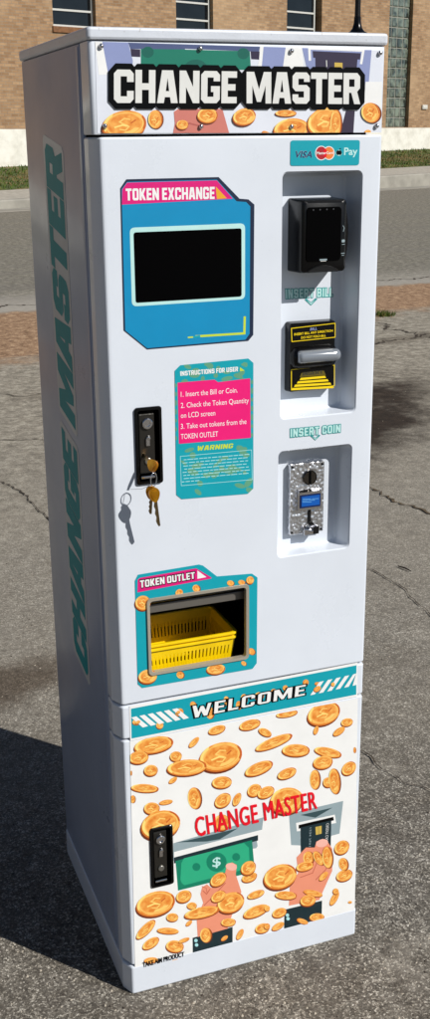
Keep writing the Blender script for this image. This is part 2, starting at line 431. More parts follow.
        if big:
            self.ell(cx, cy, a*0.86, b*0.84, rot, 'coin_l', L+3, nn, hole=0.94)
            self.ell(cx, cy, a*0.74, b*0.72, rot, 'coin_m', L+3.4, nn)
            w = min(a, b)*0.09
            def arc(r0, t0, t1, ww, m, l):
                pts = [T(r0*math.cos(R(t)), r0*math.sin(R(t))) for t in np.linspace(t0, t1, 9)]; inn = [T((r0-ww)*math.cos(R(t)), (r0-ww)*math.sin(R(t))) for t in np.linspace(t1, t0, 9)]
                q = [pts[0]]+pts[1:-1]+[pts[-1]]+inn[1:-1]; self.poly(q, m, L=l)
            o = rq.uniform(-30, 30)
            arc(0.97, 150+o, 235+o, 0.12, 'coin_h', L+3.8); arc(0.72, 20+o, 95+o, 0.22, 'coin_l', L+4.2); arc(0.97, -40+o, 25+o, 0.1, 'coin_d', L+4.6)
            self.line([T(0.25, -0.3), T(0.02, -0.42), T(-0.22, -0.22), T(0.18, 0.18), T(0.0, 0.4), T(-0.24, 0.3)], w, 'coin_l', L+5)
            self.line([T(-0.45, 0.1), T(-0.1, 0.02), T(0.1, 0.12)], w*1.2, 'coin_h', L+6.4); self.line([T(0.3, -0.05), T(0.5, -0.2)], w, 'coin_d', L+7.0)
        else:
            o = rq.uniform(-0.2, 0.2)
            self.ell(cx+a*o, cy-b*0.1, a*0.62, b*0.5, rot, 'coin_m', L+3, 12); self.line([T(-0.6, 0.15), T(-0.2, -0.25+o), T(0.3, -0.3)], min(a, b)*0.2, 'coin_l', L+3.6)
    def build(self, name, parent):
        return mesh_obj(name, self.bm, self.mats, parent, keep=True)

def front(y0): return lambda px, py, d: (lambda v: Vector((v.x, y0-d, v.z)))(F(px, py, y0))

# ============================================================ THE CHANGE MACHINE
mach = empty('change_machine', 'tall white token and coin change machine covered in printed stickers, standing on the asphalt', 'change machine')
# cabinet with the outlet cavity carved out
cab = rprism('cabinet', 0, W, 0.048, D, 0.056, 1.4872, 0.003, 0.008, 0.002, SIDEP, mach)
carve(cab, [cutter([(0.03, 0.030, 0.256, 0.556, 0.735, 0.004), (0.30, 0.030, 0.256, 0.556, 0.735, 0.004)])])
bm = bmesh.new()  # gasket between cabinet and doors
box(bm, 0.004, W-0.004, 0.0445, 0.0479, 0.058, 0.552); box(bm, 0.004, W-0.004, 0.0445, 0.0479, 0.722, 1.485)
box(bm, 0.004, 0.030, 0.0445, 0.0479, 0.5525, 0.7215); box(bm, 0.257, W-0.004, 0.0445, 0.0479, 0.5525, 0.7215)
mesh_obj('door_gasket', bm, GAP, mach)
# raised hem along the side panel's front edge
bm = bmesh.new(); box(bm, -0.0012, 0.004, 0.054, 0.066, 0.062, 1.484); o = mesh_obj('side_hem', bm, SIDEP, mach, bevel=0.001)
rprism('lid', -0.0025, W+0.0025, -0.004, D+0.003, 1.4880, 1.5035, 0.006, 0.006, 0.0035, LIDM, mach)
rprism('plinth', -0.0015, W+0.0015, -0.001, D+0.001, 0.0, 0.0555, 0.0125, 0.008, 0.003, PAINT, mach)
marq = rprism('marquee_frame', 0.0, W, 0.0, 0.0440, 1.3735, 1.4872, 0.006, 0.001, 0.001, PAINT, mach)
door = rprism('upper_door', 0.0, W, 0.0, 0.0440, 0.5425, 1.3705, 0.0125, 0.001, 0.0025, PAINT, mach)
band = rprism('welcome_panel', 0.0, W, 0.0, 0.0440, 0.4835, 0.5395, 0.0125, 0.001, 0.0025, PAINT, mach)
low = rprism('lower_door', 0.0, W, 0.0, 0.0440, 0.0585, 0.4805, 0.0125, 0.001, 0.0025, PAINT, mach)
RB = dict(x0=0.2715, x1=0.3945, z0=0.969, z1=1.321, d=0.036)
RC = dict(x0=0.2687, x1=0.3905, z0=0.7488, z1=0.9176, d=0.030)
def recess(r): 
    t = r['d']; tp = 0.008
    return cutter([(-0.01, r['x0']-0.002, r['x1']+0.002, r['z0']-0.002, r['z1']+0.002, 0.009), (-0.0002, r['x0']-0.0018, r['x1']+0.0018, r['z0']-0.0018, r['z1']+0.0018, 0.0085),
                   (0.0022, r['x0'], r['x1'], r['z0'], r['z1'], 0.008), (t-0.003, r['x0']+0.001, r['x1']-tp, r['z0']+0.002, r['z1']-0.003, 0.009), (t, r['x0']+0.004, r['x1']-tp-0.004, r['z0']+0.005, r['z1']-0.006, 0.008)], k=6)
def hole(x0, x1, z0, z1, r, y1=0.06): return cutter([(-0.02, x0, x1, z0, z1, r), (y1, x0, x1, z0, z1, r)])
OUT = (0.0580, 0.2150, 0.5900, 0.7090)
LK1 = (0.0445, 0.0845, 0.8925, 1.0065); LK2 = (0.0472, 0.0858, 0.2022, 0.3150)
carve(door, [recess(RB), recess(RC), hole(*OUT, 0.005), cutter([(0.0045, 0.030, 0.256, 0.556, 0.735, 0.004), (0.06, 0.030, 0.256, 0.556, 0.735, 0.004)]), cutter([(-0.02, LK1[0]+0.003, LK1[1]-0.003, LK1[2]+0.003, LK1[3]-0.003, 0.003), (0.030, LK1[0]+0.003, LK1[1]-0.003, LK1[2]+0.003, LK1[3]-0.003, 0.003)])])
carve(low, [cutter([(-0.02, LK2[0]+0.003, LK2[1]-0.003, LK2[2]+0.003, LK2[3]-0.003, 0.003), (0.030, LK2[0]+0.003, LK2[1]-0.003, LK2[2]+0.003, LK2[3]-0.003, 0.003)])])
for o in (cab, marq): smooth_angle(o, 28)
for o in (door, band, low): smooth_angle(o, 14)

# --- lock sets
def lockset(parent, x0, x1, z0, z1):
    # hollow black cup
    bm = bmesh.new()
    def loop(x0, x1, z0, z1, r, y): return [Vector((x, y, z)) for x, z in rrect((x0+x1)/2, (z0+z1)/2, x1-x0, z1-z0, r, 4)]
    i = 0.0042
    rs = [loop(x0, x1, z0, z1, 0.004, -0.0003), loop(x0, x1, z0, z1, 0.004, -0.003), loop(x0+0.001, x1-0.001, z0+0.001, z1-0.001, 0.004, -0.004),
          loop(x0+i, x1-i, z0+i, z1-i, 0.003, -0.004), loop(x0+i+0.0006, x1-i-0.0006, z0+i+0.0006, z1-i-0.0006, 0.003, 0.022)]
    rings(bm, rs, close=False)
    bm.faces.new([bm.verts.new(p) for p in loop(x0+i+0.0006, x1-i-0.0006, z0+i+0.0006, z1-i-0.0006, 0.003, 0.022)])
    h = mesh_obj('lock_housing', bm, BLACK, parent)
    w = x1-x0; ht = z1-z0; cx = x0+w*0.46
    bm = bmesh.new()
    box(bm, x0+0.0062, x0+w*0.74, -0.0005, 0.012, z0+0.016, z1-0.010)
    o = mesh_obj('lock_handle', bm, mat('handle_dark_metal', (62, 60, 56), rough=0.28, metal=0.7, bump=0.2), h, bevel=0.0015)
    bm = bmesh.new()
    zc = z1-0.024; lathe_y(bm, cx, zc, [(0.0078, -0.0006), (0.0078, -0.004), (0.0068, -0.0047), (0.004, -0.0047), (0.0038, -0.003)])
    box(bm, cx-0.0016, cx+0.0018, -0.0029, -0.0012, zc-0.004, zc+0.004)
    mesh_obj('lock_cylinder', bm, CHROME, h, bevel=0)
    bm = bmesh.new(); box(bm, cx-0.003, cx+0.003, -0.0035, -0.0006, z0+ht*0.50, z0+ht*0.60); lathe_y(bm, cx+0.001, z0+ht*0.60, [(0.004, -0.0006), (0.003, -0.004), (0.001, -0.0042)], 12)
    mesh_obj('latch_stud', bm, CHROME, h, bevel=0.0008)
    bm = bmesh.new(); lathe_y(bm, cx, z0+ht*0.30, [(0.0052, -0.0006), (0.0050, -0.0025), (0.0042, -0.003), (0.001, -0.003)], 16); mesh_obj('keyhole', bm, STEEL, h)
    bm = bmesh.new(); box(bm, x0+0.007, x0+w*0.70, -0.003, 0.006, z0+0.0085, z0+0.0125); mesh_obj('handle_lip', bm, CHROME, h, bevel=0.001)
    return h
lockset(door, *LK1); lockset(low, *LK2)

# --- marquee poster + screws
a = Art(front(-0.0004)); a.s = 1
TL, TR_, BR_, BL_ = (95, 41.5), (383.5, 50.5), (381.5, 132.5), (97.5, 133.3)
a.clips = [[TL, TR_, BR_, BL_]]
a.poly([TL, TR_, BR_, BL_], 'lavl')
a.frame(85, 35, 4.3)
a.poly([(70, 27), (185, 31), (206, 110), (200, 200), (98, 172)], 'lav')
a.poly([(185, 31), (430, 36), (430, 62), (195, 60)], 'steelb')
a.poly([(195, 60), (238, 62), (238, 95), (200, 93)], 'plum')
a.poly([(240, 60), (430, 62), (430, 150), (240, 150)], 'mgreen', L=6)
a.ell(270, 74, 26, 24, 0, 'mgreend', 7)
a.poly([(42, 27), (74, 28), (100, 170), (60, 172)], 'white')
a.frame(180, 35, 4.3)
a.poly([(0, 29), (345, 40), (340, 72), (0, 58)], 'steelb')
a.poly([(0, 62), (300, 70), (305, 150), (0, 150)], 'mgreen', L=6.5)
a.ell(68, 150, 52, 45, 0, 'mgreend', 8); a.ell(272, 80, 26, 24, 0, 'mgreend', 7)
a.poly([(303, 70), (342, 71), (340, 106), (306, 104)], 'plum')
a.poly([(345, 38), (362, 39), (352, 150), (330, 150), (340, 106)], 'white')
a.poly([(360, 39), (430, 42), (430, 150), (350, 150)], 'lav')
a.frame(275, 35, 3.7391)
a.poly([(0, 28), (42, 30), (30, 130), (0, 140)], 'lav')
a.poly([(42, 30), (98, 32), (108, 130), (28, 130)], 'white')
a.poly([(98, 33), (362, 44), (350, 182), (330, 182), (120, 130)], 'lav')
a.line([(130, 92), (128, 50), (330, 58), (322, 105)], 9, 'white')
a.poly([(140, 60), (320, 68), (318, 92), (142, 85)], 'plum')
a.poly([(150, 84), (308, 90), (300, 200), (152, 200)], 'plum')
a.poly([(222, 103), (252, 104), (252, 124), (222, 123)], 'chip')
a.text('CREDIT', [(290, 96), (289, 122), (278, 121), (279, 95)], 'offw', 'b', L=14)
a.line([(192, 96), (193, 118)], 3, 'offw')
a.poly([(338, 175), (400, 175), (396, 300), (330, 300)], 'white')
# lower artwork
a.frame(85, 35, 4.3)
a.coin(170, 385, 96, 62, 8, 54, True); a.coin(300, 362, 30, 40, 0, 60)
a.poly([(382, 330), (400, 318), (430, 318), (430, 425), (378, 425), (386, 380)], 'rose')
a.frame(180, 35, 4.3)
a.poly([(0, 318), (182, 318), (212, 425), (0, 420)], 'rose')
a.line([(0, 400), (40, 380), (100, 395)], 7, 'rosed')
a.coin(118, 345, 44, 32, 0, 56); a.coin(10, 385, 26, 20, 0, 56); a.coin(276, 350, 50, 36, 10, 64)
a.frame(275, 35, 3.7391)
a.coin(40, 292, 40, 12, 0, 54); a.coin(62, 352, 68, 42, 5, 62, True); a.coin(185, 322, 66, 52, 20, 70, True); a.coin(225, 330, 20, 52, 0, 78)
a.poly([(266, 280), (298, 283), (292, 372), (243, 370)], 'plum')
a.coin(354, 290, 34, 38, 20, 86, True); a.coin(346, 362, 12, 8, 0, 55); a.coin(-30, 372, 22, 10, -30, 56)
# title
q1 = [(113.5, 103), (236, 103.3), (236.5, 71.5), (113.5, 69.5)]
q2 = [(246, 103.4), (359.5, 104.2), (360, 73.2), (246, 71.8)]
a.k = lambda x, y: (x, y); a.s = 1
a.backing('CHANGE', q1, 'black', 1.1, L=98, cut=1.3); a.backing('MASTER', q2, 'black', 1.1, L=100, cut=1.3)
a.text('CHANGE', q1, 'offw', L=104, gap=0.35); a.text('MASTER', q2, 'offw', L=104, gap=0.3)
post = a.build('marquee_poster', marq)
bm = bmesh.new()
p = [F(*v, 0) for v in (TL, TR_, BR_, BL_)]
for v in ((101, 46), (200, 48.5), (291, 51), (379.5, 53), (104.5, 126), (200.5, 126.5), (290.8, 126.7), (376, 126)):
    q = F(*v, 0)
    bm = bmesh.new(); lathe_y(bm, q.x, q.z, [(0.0032, -0.0017), (0.0032, -0.0028), (0.0026, -0.0042), (0.0012, -0.005), (0.0003, -0.0051)], 16)
    o = mesh_obj('screw', bm, CHROME, marq, smooth=True)

# --- token exchange sticker
a = Art(front(-0.0006)); a.frame(110, 170, 2.6875)
out = [(28, 50), (45, 28), (290, 22), (345, 80), (370, 82), (385, 95), (382, 440), (370, 458), (100, 482), (38, 432)]
a.poly([(p[0]+0, p[1]-1) for p in [(28, 50), (44, 26), (292, 20), (348, 78), (372, 80), (388, 94), (385, 444), (372, 460), (100, 483), (37, 432)]], 'navy', L=0)
a.poly([(31, 52), (46, 32), (287, 26), (340, 84), (366, 86), (377, 98), (375, 440), (364, 456), (100, 479), (41, 431)], 'blue', L=3)
a.poly([(33, 52), (46, 34), (287, 28), (330, 77), (32, 93)], 'pink', L=5)
a.text('TOKEN EXCHANGE', [(43, 82), (281, 78), (281, 45), (42, 50)], 'white', L=8, sp=1.6, gap=0.5)
a.poly([(284, 44), (314, 76), (287, 78)], 'orange', L=7)
a.line([(232, 447), (361, 439), (362, 396)], 6, 'lime', L=6); a.line([(211, 450), (223, 449)], 4, 'lime', L=6)
a.line([(226, 449), (240, 447)], 6, 'teal', L=7)
a.build('token_exchange_sticker', door)
a = Art(front(-0.0008)); a.frame(110, 170, 2.6875); a.rr([(53, 155), (363, 143), (363, 347), (59, 367)], 14, 'glint'); a.build('screen_border', door)
bm = bmesh.new(); q = [F(110+x/2.6875, 170+y/2.6875) for x, y in [(63, 168), (352, 156), (353, 340), (68, 356)]]
x0 = q[0].x; x1 = q[2].x; z1 = (q[0].z+q[1].z)/2; z0 = (q[2].z+q[3].z)/2
panel('display_screen', rrect((x0+x1)/2, (z0+z1)/2, x1-x0, z1-z0, 0.003), -0.0009, -0.0016, SCREEN, door, 0.0004)

# --- card brands sticker
a = Art(front(-0.0006)); a.frame(285, 135, 5.375)
a.rr([(30, 29), (403, 27), (398, 162), (28, 166)], 14, 'teal', L=0)
a.text('VISA', [(50, 121), (143, 121), (150, 87), (57, 87)], 'white', 'b', off=0.03, L=2, shear=0.05); a.text('VISA', [(50, 121), (143, 121), (150, 87), (57, 87)], 'vnavy', 'b', off=0.02, L=8, shear=0.05)
a.ell(195, 97, 33, 39, 0, 'white', 1); a.ell(236, 97, 31, 37, 0, 'white', 1.5)
a.ell(195, 97, 29, 35, 0, 'mred', 3); a.ell(236, 97, 27, 33, 0, 'morg', 4); a.ell(216, 97, 9, 24, 0, 'red', 5)
a.text('MasterCard', [(170, 104), (258, 102), (258, 89), (170, 90)], 'white', 'b', off=0.02, L=7)
a.ell(290, 96, 17, 16, 0, 'glint', 1); a.ell(284, 95, 9, 13, 0, 'black', 5); a.ell(296, 95, 9, 13, 0, 'black', 5.5); a.poly([(280, 84), (300, 84), (302, 104), (279, 104)], 'black', L=6)
a.ell(296, 75, 6, 3, 50, 'black', 5); a.ell(308, 92, 4, 6, 0, 'teal', 7)
a.text('Pay', [(318, 107), (388, 106), (388, 68), (319, 68)], 'glint', 'b', off=0.02, L=5)
a.build('card_brands_sticker', door)

# --- instructions sticker
a = Art(front(-0.0006)); a.frame(165, 355, 4.3)
a.clips = [[a.k(*p_) for p_ in ((42, 68), (66, 44), (358, 15), (380, 34), (380, 574), (356, 597), (72, 620), (49, 602))]]
a.rr([(41, 44), (381, 12), (381, 596), (49, 623)], 26, 'teal', L=0)
rnd = random.Random(3)
for i in range(46):
    x = rnd.uniform(58, 368); t = rnd.random(); y = rnd.choice([rnd.uniform(40, 110), rnd.uniform(395, 600), rnd.uniform(395, 600)]) - (x-50)*0.06
    a.ell(x, y+8, rnd.uniform(8, 26), rnd.uniform(5, 14), rnd.uniform(-40, 60), 'olive', 1+0.2*(i % 12), 14)
for y in range(130, 390, 38):
    a.ell(47, y, 5, rnd.uniform(8, 15), 0, 'olive', 2, 12); a.ell(374, y-14, 5, rnd.uniform(8, 15), 0, 'olive', 2, 12)
a.poly([(54, 119), (213, 106), (228, 117), (366, 100), (369, 356), (60, 382)], 'hotpink', L=5)
a.text('INSTRUCTIONS FOR USER', [(66, 90), (314, 70), (314, 50), (65, 70)], 'white', L=7, gap=0.55, sp=1.8)
a.poly([(322, 52), (322, 70), (342, 67)], 'lime', L=7)
for s, y0, x1 in (('1. Insert the Bill or Coin.', 180, 312), ('2. Check the Token Quantity', 228, 360), ('on LCD screen', 271, 216), ('3. Take out tokens from the', 318, 350), ('TOKEN OUTLET', 362, 228)):
    k = -0.078; x0 = 68
    a.text(s, [(x0, y0), (x1, y0+k*(x1-x0)), (x1, y0+k*(x1-x0)-22), (x0, y0-22)], 'white', 'b', off=0.0, L=7)
a.text('WARNING', [(136, 412), (290, 400), (294, 380), (141, 391)], 'lime', L=7, gap=0.7)
a.line([(66, 436), (372, 408), (375, 536), (70, 562), (66, 436)], 2.2, 'paleb', L=4)
for i in range(8):       # fine print that the photo does not resolve
    x = 72+rnd.uniform(0, 12); y0 = 452+i*13.5
    while x < (352 if i < 7 else 150):
        w = rnd.uniform(8, 24); a.line([(x, y0-(x-66)*0.085), (x+w, y0-(x+w-66)*0.085)], 3.4, 'paleb', L=6+0.25*(i % 3)); x += w+rnd.uniform(5, 9)
a.build('instructions_sticker', door)

# --- INSERT BILL / INSERT COIN
def insert_sign(name, y0, word, frame, q, ch, parent):
    a = Art(front(y0)); a.frame(*frame)
    a.text(word, q, 'tealt', L=0, grow=0.55, gap=1.0); a.text(word, q, 'glint', L=3, gap=1.0)
    x, y, w, h = ch
    a.poly([(x-w, y-4), (x-w*0.7, y-h*0.2-4), (x, y+h*0.35), (x+w*0.7, y-h*0.2-6), (x+w, y-6), (x, y+h)], 'tealt', L=0)
    a.poly([(x-w*0.6, y), (x, y+h*0.5), (x+w*0.6, y-2), (x, y+h*0.8)], 'glint', L=2)
    return a.build(name, parent)
insert_sign('insert_bill_sticker', RB['d']-0.0004, 'INSERT BILL', (270, 280, 4.3), [(68, 80), (270, 70), (272, 34), (66, 40)], (176, 88, 28, 22), door)
insert_sign('insert_coin_sticker', -0.0006, 'INSERT COIN', (270, 420, 4.3), [(88, 74), (302, 52), (303, 19), (88, 39)], (195, 72, 22, 16), door)

# --- card reader
RX0, RX1, RZ0, RZ1 = 0.2955, 0.3675, 1.1825, 1.2840; RYF = -0.010
bm = bmesh.new()
def rl(x0, x1, z0, z1, r, y): return [Vector((x, y, z)) for x, z in rrect((x0+x1)/2, (z0+z1)/2, x1-x0, z1-z0, r, 5)]
rings(bm, [rl(RX0, RX1, RZ0-0.001, RZ1+0.001, 0.003, RB['d']-0.0006), rl(RX0, RX1, RZ0, RZ1, 0.004, RYF+0.006), rl(RX0+0.001, RX1-0.001, RZ0+0.001, RZ1-0.001, 0.005, RYF+0.001), rl(RX0+0.004, RX1-0.004, RZ0+0.004, RZ1-0.004, 0.006, RYF-0.0015)])
rd = mesh_obj('card_reader', bm, BLACK, door); smooth_angle(rd, 30)
bm = bmesh.new()
rings(bm, [rl(RX0+0.007, RX1-0.010, RZ0+0.016, RZ1-0.010, 0.005, RYF-0.0014), rl(RX0+0.0075, RX1-0.0105, RZ0+0.0165, RZ1-0.0105, 0.005, RYF-0.0030)])
mesh_obj('reader_window', bm, SCREEN, rd)
# curved card mouth at the bottom and bowed right flange
bm = bmesh.new(); cxr = (RX0+RX1)/2-0.002
rs = []
for t in np.linspace(-1, 1, 13):
    x = cxr+t*0.024; z = RZ0+0.004+0.007*(1-t*t); rs.append([Vector((x, RYF-0.0015, RZ0+0.0005)), Vector((x, RYF-0.0045, RZ0+0.0015)), Vector((x, RYF-0.0045, z-0.001)), Vector((x, RYF-0.0015, z))])
rings(bm, rs); mesh_obj('card_mouth', bm, BLACKM, rd)
bm = bmesh.new(); rs = []
for t in np.linspace(0, 1, 12):
    z = RZ0+0.006+t*(RZ1-RZ0-0.012); bow = 0.0055*math.sin(math.pi*t)
    rs.append([Vector((RX1-0.003, RYF+0.030, z)), Vector((RX1-0.003, RYF+0.004, z)), Vector((RX1+bow, RYF+0.006, z)), Vector((RX1+bow, RYF+0.026, z))])
rings(bm, rs); o = mesh_obj('side_flange', bm, BLACK, rd); smooth_angle(o, 40)
for i in range(4):
    q = F(270+(155+24*i)/3.583, 130+(287-i*1.2)/3.583, RYF-0.003); bm = bmesh.new(); lathe_y(bm, q.x, q.z, [(0.0011, RYF-0.0029), (0.0011, RYF-0.0036), (0.0002, RYF-0.0038)], 8)
    mesh_obj('indicator_light', bm, mat('indicator_grey', (62, 63, 66), rough=0.3), rd)
a = Art(front(RYF-0.0019)); a.frame(270, 130, 3.583)
a.line([(262, 343), (266, 351), (263, 363)], 2, 'slotg', 1)
a.rr([(257, 393), (268, 392), (268, 402), (257, 403)], 3, 'slotg', 1); a.line([(259, 410), (267, 409)], 2, 'slotg', 1)
a.line([(256, 442), (266, 441)], 2.5, 'slotg', 1); a.line([(258, 449), (264, 448)], 2, 'slotg', 1)
a.build('reader_symbols', rd)
a = Art(front(RYF-0.0032)); a.frame(270, 130, 3.583)
a.line([(180, 465), (202, 464)], 5, 'slotg', 1); a.line([(182, 470), (200, 469)], 2, 'offw', 1)
a.build('reader_badge', rd)

# --- bill acceptor
BX0, BX1, BZ0, BZ1 = 0.2935, 0.3685, 1.0035, 1.1065
bm = bmesh.new(); yb = 0.020
rings(bm, [rl(BX0-0.001, BX1+0.001, BZ0-0.001, BZ1+0.001, 0.004, RB['d']-0.0006), rl(BX0, BX1, BZ0, BZ1, 0.004, yb+0.002), rl(BX0+0.0015, BX1-0.0015, BZ0+0.0015, BZ1-0.0015, 0.004, yb)])
ba = mesh_obj('bill_acceptor', bm, BLACK, door); smooth_angle(ba, 30)
bcx = (BX0+BX1)/2; zm = BZ0+(BZ1-BZ0)*0.50
bm = bmesh.new()    # dark surround that swells round the mouth
rs = []
for x, s in ((BX0+0.001, 0.5), (BX0+0.006, 0.9), (BX0+0.014, 1), (BX1-0.014, 1), (BX1-0.003, 0.95), (BX1+0.002, 0.6)):
    rs.append([Vector((x, yb+0.004-0.014*s*max(0, math.sin(t))-0.002*0, zm+0.018*s*math.cos(t))) for t in np.linspace(-0.3, math.pi+0.3, 14)])
rings(bm, rs); o = mesh_obj('mouth_surround', bm, BLACK, ba); smooth_angle(o, 50)
bm = bmesh.new(); rs = []
for x, s in ((BX0+0.0095, 0.7), (BX0+0.0115, 0.95), (BX0+0.015, 1), (BX1-0.006, 1), (BX1-0.0005, 0.96), (BX1+0.003, 0.7)):
    rs.append([Vector((x, yb-0.006-0.012*s*max(0, math.sin(t))**0.7, zm+0.002+0.0095*s*math.cos(t))) for t in np.linspace(0, math.pi, 14)])
rings(bm, rs); o = mesh_obj('grey_mouth', bm, mat('smoky_grey_plastic', (128, 134, 142), rough=0.16, coat=0.8, spec=0.7), ba); smooth_angle(o, 50)
a = Art(front(yb-0.0004)); a.frame(270, 280, 4.3)
def ring4(p, w, m, L): a.line([p[0], p[1], p[2], p[3], p[0]], w, m, L)
ring4([(92, 208), (280, 186), (280, 246), (94, 265)], 3, 'ylw', 1)
a.text('BILL', [(172, 217), (202, 214), (203, 203), (174, 206)], 'lav', 'b', off=0.02, L=2, shear=0.05)
a.text('INSERT BILL ANY DIRECTION', [(104, 239), (270, 222), (270, 213), (104, 229)], 'ylw', 'b', off=0.02, L=2)
a.text('DO NOT FOLD BILL', [(134, 253), (240, 243), (240, 234), (134, 243)], 'ylw', 'b', off=0.02, L=2)
a.build('bill_direction_label', ba)
a = Art(front(yb-0.0004)); a.frame(270, 280, 4.3)
ring4([(92, 386), (277, 366), (277, 455), (92, 472)], 3, 'ylw', 1)
for k in range(4):
    y = 418+k*14.5; w = 12*k
    a.poly([(132-w, y+3), (236+w*0.95, y-6), (241+w*0.95, y+3), (127-w, y+13)], 'ylw', L=2)
a.poly([(135, 400), (232, 390), (240, 410), (128, 418)], ink('dim_yellow', (96, 84, 20)), L=1.5)
a.text('INSERT', [(138, 412), (228, 402), (226, 388), (142, 396)], ink('dim_grey', (52, 50, 36)), L=3)
a.build('insert_arrow_label', ba)

# --- coin acceptor
CX0, CX1, CZ0, CZ1 = 0.2965, 0.3552, 0.7745, 0.8900
mm = mat('embossed_chrome', (225, 226, 230), rough=0.34, metal=1)
nt = mm.node_tree; b = nt.nodes['Principled BSDF']; vo = nt.nodes.new('ShaderNodeTexVoronoi'); vo.feature = 'SMOOTH_F1'; vo.inputs['Scale'].default_value = 190
tcn = nt.nodes.new('ShaderNodeTexCoord'); nt.links.new(tcn.outputs['Object'], vo.inputs['Vector'])
bp = nt.nodes.new('ShaderNodeBump'); bp.inputs['Strength'].default_value = 1; bp.inputs['Distance'].default_value = 0.0022
nt.links.new(vo.outputs['Distance'], bp.inputs['Height']); nt.links.new(bp.outputs['Normal'], b.inputs['Normal'])
yc = RC['d']-0.010
bm = bmesh.new(); rings(bm, [rl(CX0, CX1, CZ0, CZ1, 0.002, RC['d']-0.0006), rl(CX0, CX1, CZ0, CZ1, 0.002, yc+0.001), rl(CX0+0.001, CX1-0.001, CZ0+0.001, CZ1-0.001, 0.002, yc)])
ca = mesh_obj('coin_acceptor', bm, mm, door)
def C8(x, y, yy): return F(275+x/6.615, 455+y/6.615, yy)
q = C8(227, 147, yc)
bm = bmesh.new(); lathe_y(bm, q.x, q.z, [(0.0118, yc-0.0003), (0.0118, yc-0.0030), (0.0108, yc-0.004), (0.0102, yc-0.0028), (0.0003, yc-0.0026)], 32)
o = mesh_obj('coin_dial', bm, mat('dark_chrome', (96, 92, 86), rough=0.14, metal=1), ca); smooth_angle(o)
bm = bmesh.new(); box(bm, q.x-0.0011, q.x+0.0011, yc-0.0050, yc-0.0028, q.z-0.0098, q.z+0.0100); mesh_obj('coin_slot', bm, mat('slot_black', (4, 4, 4), rough=0.9, spec=0.1), ca)
p0 = C8(160, 262, yc-0.006); p1 = C8(301, 338, yc-0.006)
bm = bmesh.new(); rings(bm, [rl(p0.x-0.001, p1.x+0.001, p1.z-0.005, p0.z+0.006, 0.002, yc-0.0003), rl(p0.x-0.0025, p1.x+0.0015, p1.z-0.0035, p0.z+0.0025, 0.003, yc-0.0065)])
mesh_obj('display_housing', bm, CHROME, ca)
zc0, zc1 = p1.z+0.0008, p0.z-0.0016
bm = bmesh.new(); box(bm, p0.x+0.001, p1.x-0.001, yc-0.0076, yc-0.0067, zc0, zc1)
dsp = mesh_obj('blue_display', bm, mat('lcd_blue_dark', (8, 34, 84), rough=0.15), ca)
bm = bmesh.new(); box(bm, p0.x+0.0036, p1.x-0.0026, yc-0.0080, yc-0.0078, zc0+0.0026, zc1-0.002)
mesh_obj('lit_display', bm, mat('lcd_blue', (14, 84, 168), rough=0.2, emit=0.1), ca)
a = Art(front(yc-0.0082)); a.frame(275, 455, 6.615)
for (xa, xb, y) in ((184, 236, 292), (246, 288, 290), (182, 216, 302), (222, 262, 300), (182, 240, 312)): a.line([(xa, y), (xb, y-1.5)], 3.2, ink('lcd_text', (110, 180, 235)), 1)
a.build('display_text', ca)
q = C8(226, 385, yc)
bm = bmesh.new(); box(bm, q.x-0.0024, q.x+0.0026, yc-0.0016, yc-0.0003, C8(226, 440, yc).z, C8(226, 345, yc).z)
rings(bm, [[Vector((q.x-0.0026, y, C8(226, 432, yc).z)), Vector((q.x+0.0026, y, C8(226, 432, yc).z)), Vector((q.x+0.0068, y, C8(226, 458, yc).z)), Vector((q.x-0.002, y, C8(226, 456, yc).z))] for y in (yc-0.0020, yc-0.0072)])
mesh_obj('return_channel', bm, BLACKM, ca, bevel=0.0005)
bm = bmesh.new(); p0 = C8(180, 420, yc); p1 = C8(272, 508, yc)
rings(bm, [[Vector((p0.x, y, p1.z)), Vector((p1.x, y, p1.z)), Vector((p1.x, y, p1.z+s*0.9)), Vector((q.x+0.001, y, p1.z+s*0.6)), Vector((p0.x, y, p1.z+s))] for y, s in ((yc-0.0003, 0.0145), (yc-0.009, 0.0105))])
mesh_obj('return_chute', bm, CHROME, ca, bevel=0.0008)
bm = bmesh.new(); p0 = C8(238, 462, yc); p1 = C8(272, 508, yc); box(bm, p0.x, p1.x, yc-0.0098, yc-0.0092, p1.z+0.0005, p0.z); mesh_obj('return_opening', bm, BLACKM, ca)
for xx in (CX0+0.004, CX1-0.004):
    for zz in (CZ0+0.0045, CZ1-0.0045):
        bm = bmesh.new(); lathe_y(bm, xx, zz, [(0.002, yc-0.0003), (0.002, yc-0.001), (0.0012, yc-0.0016)], 12); mesh_obj('mounting_screw', bm, BLACKM, ca)

# --- token outlet
a = Art(front(-0.0006)); a.frame(120, 560, 2.867)
hx0, hx1, hz0, hz1 = OUT
outl = [(43, 60), (52, 42), (226, 13), (238, 16), (278, 47), (378, 39), (394, 50), (392, 296), (380, 312), (64, 367), (51, 356)]
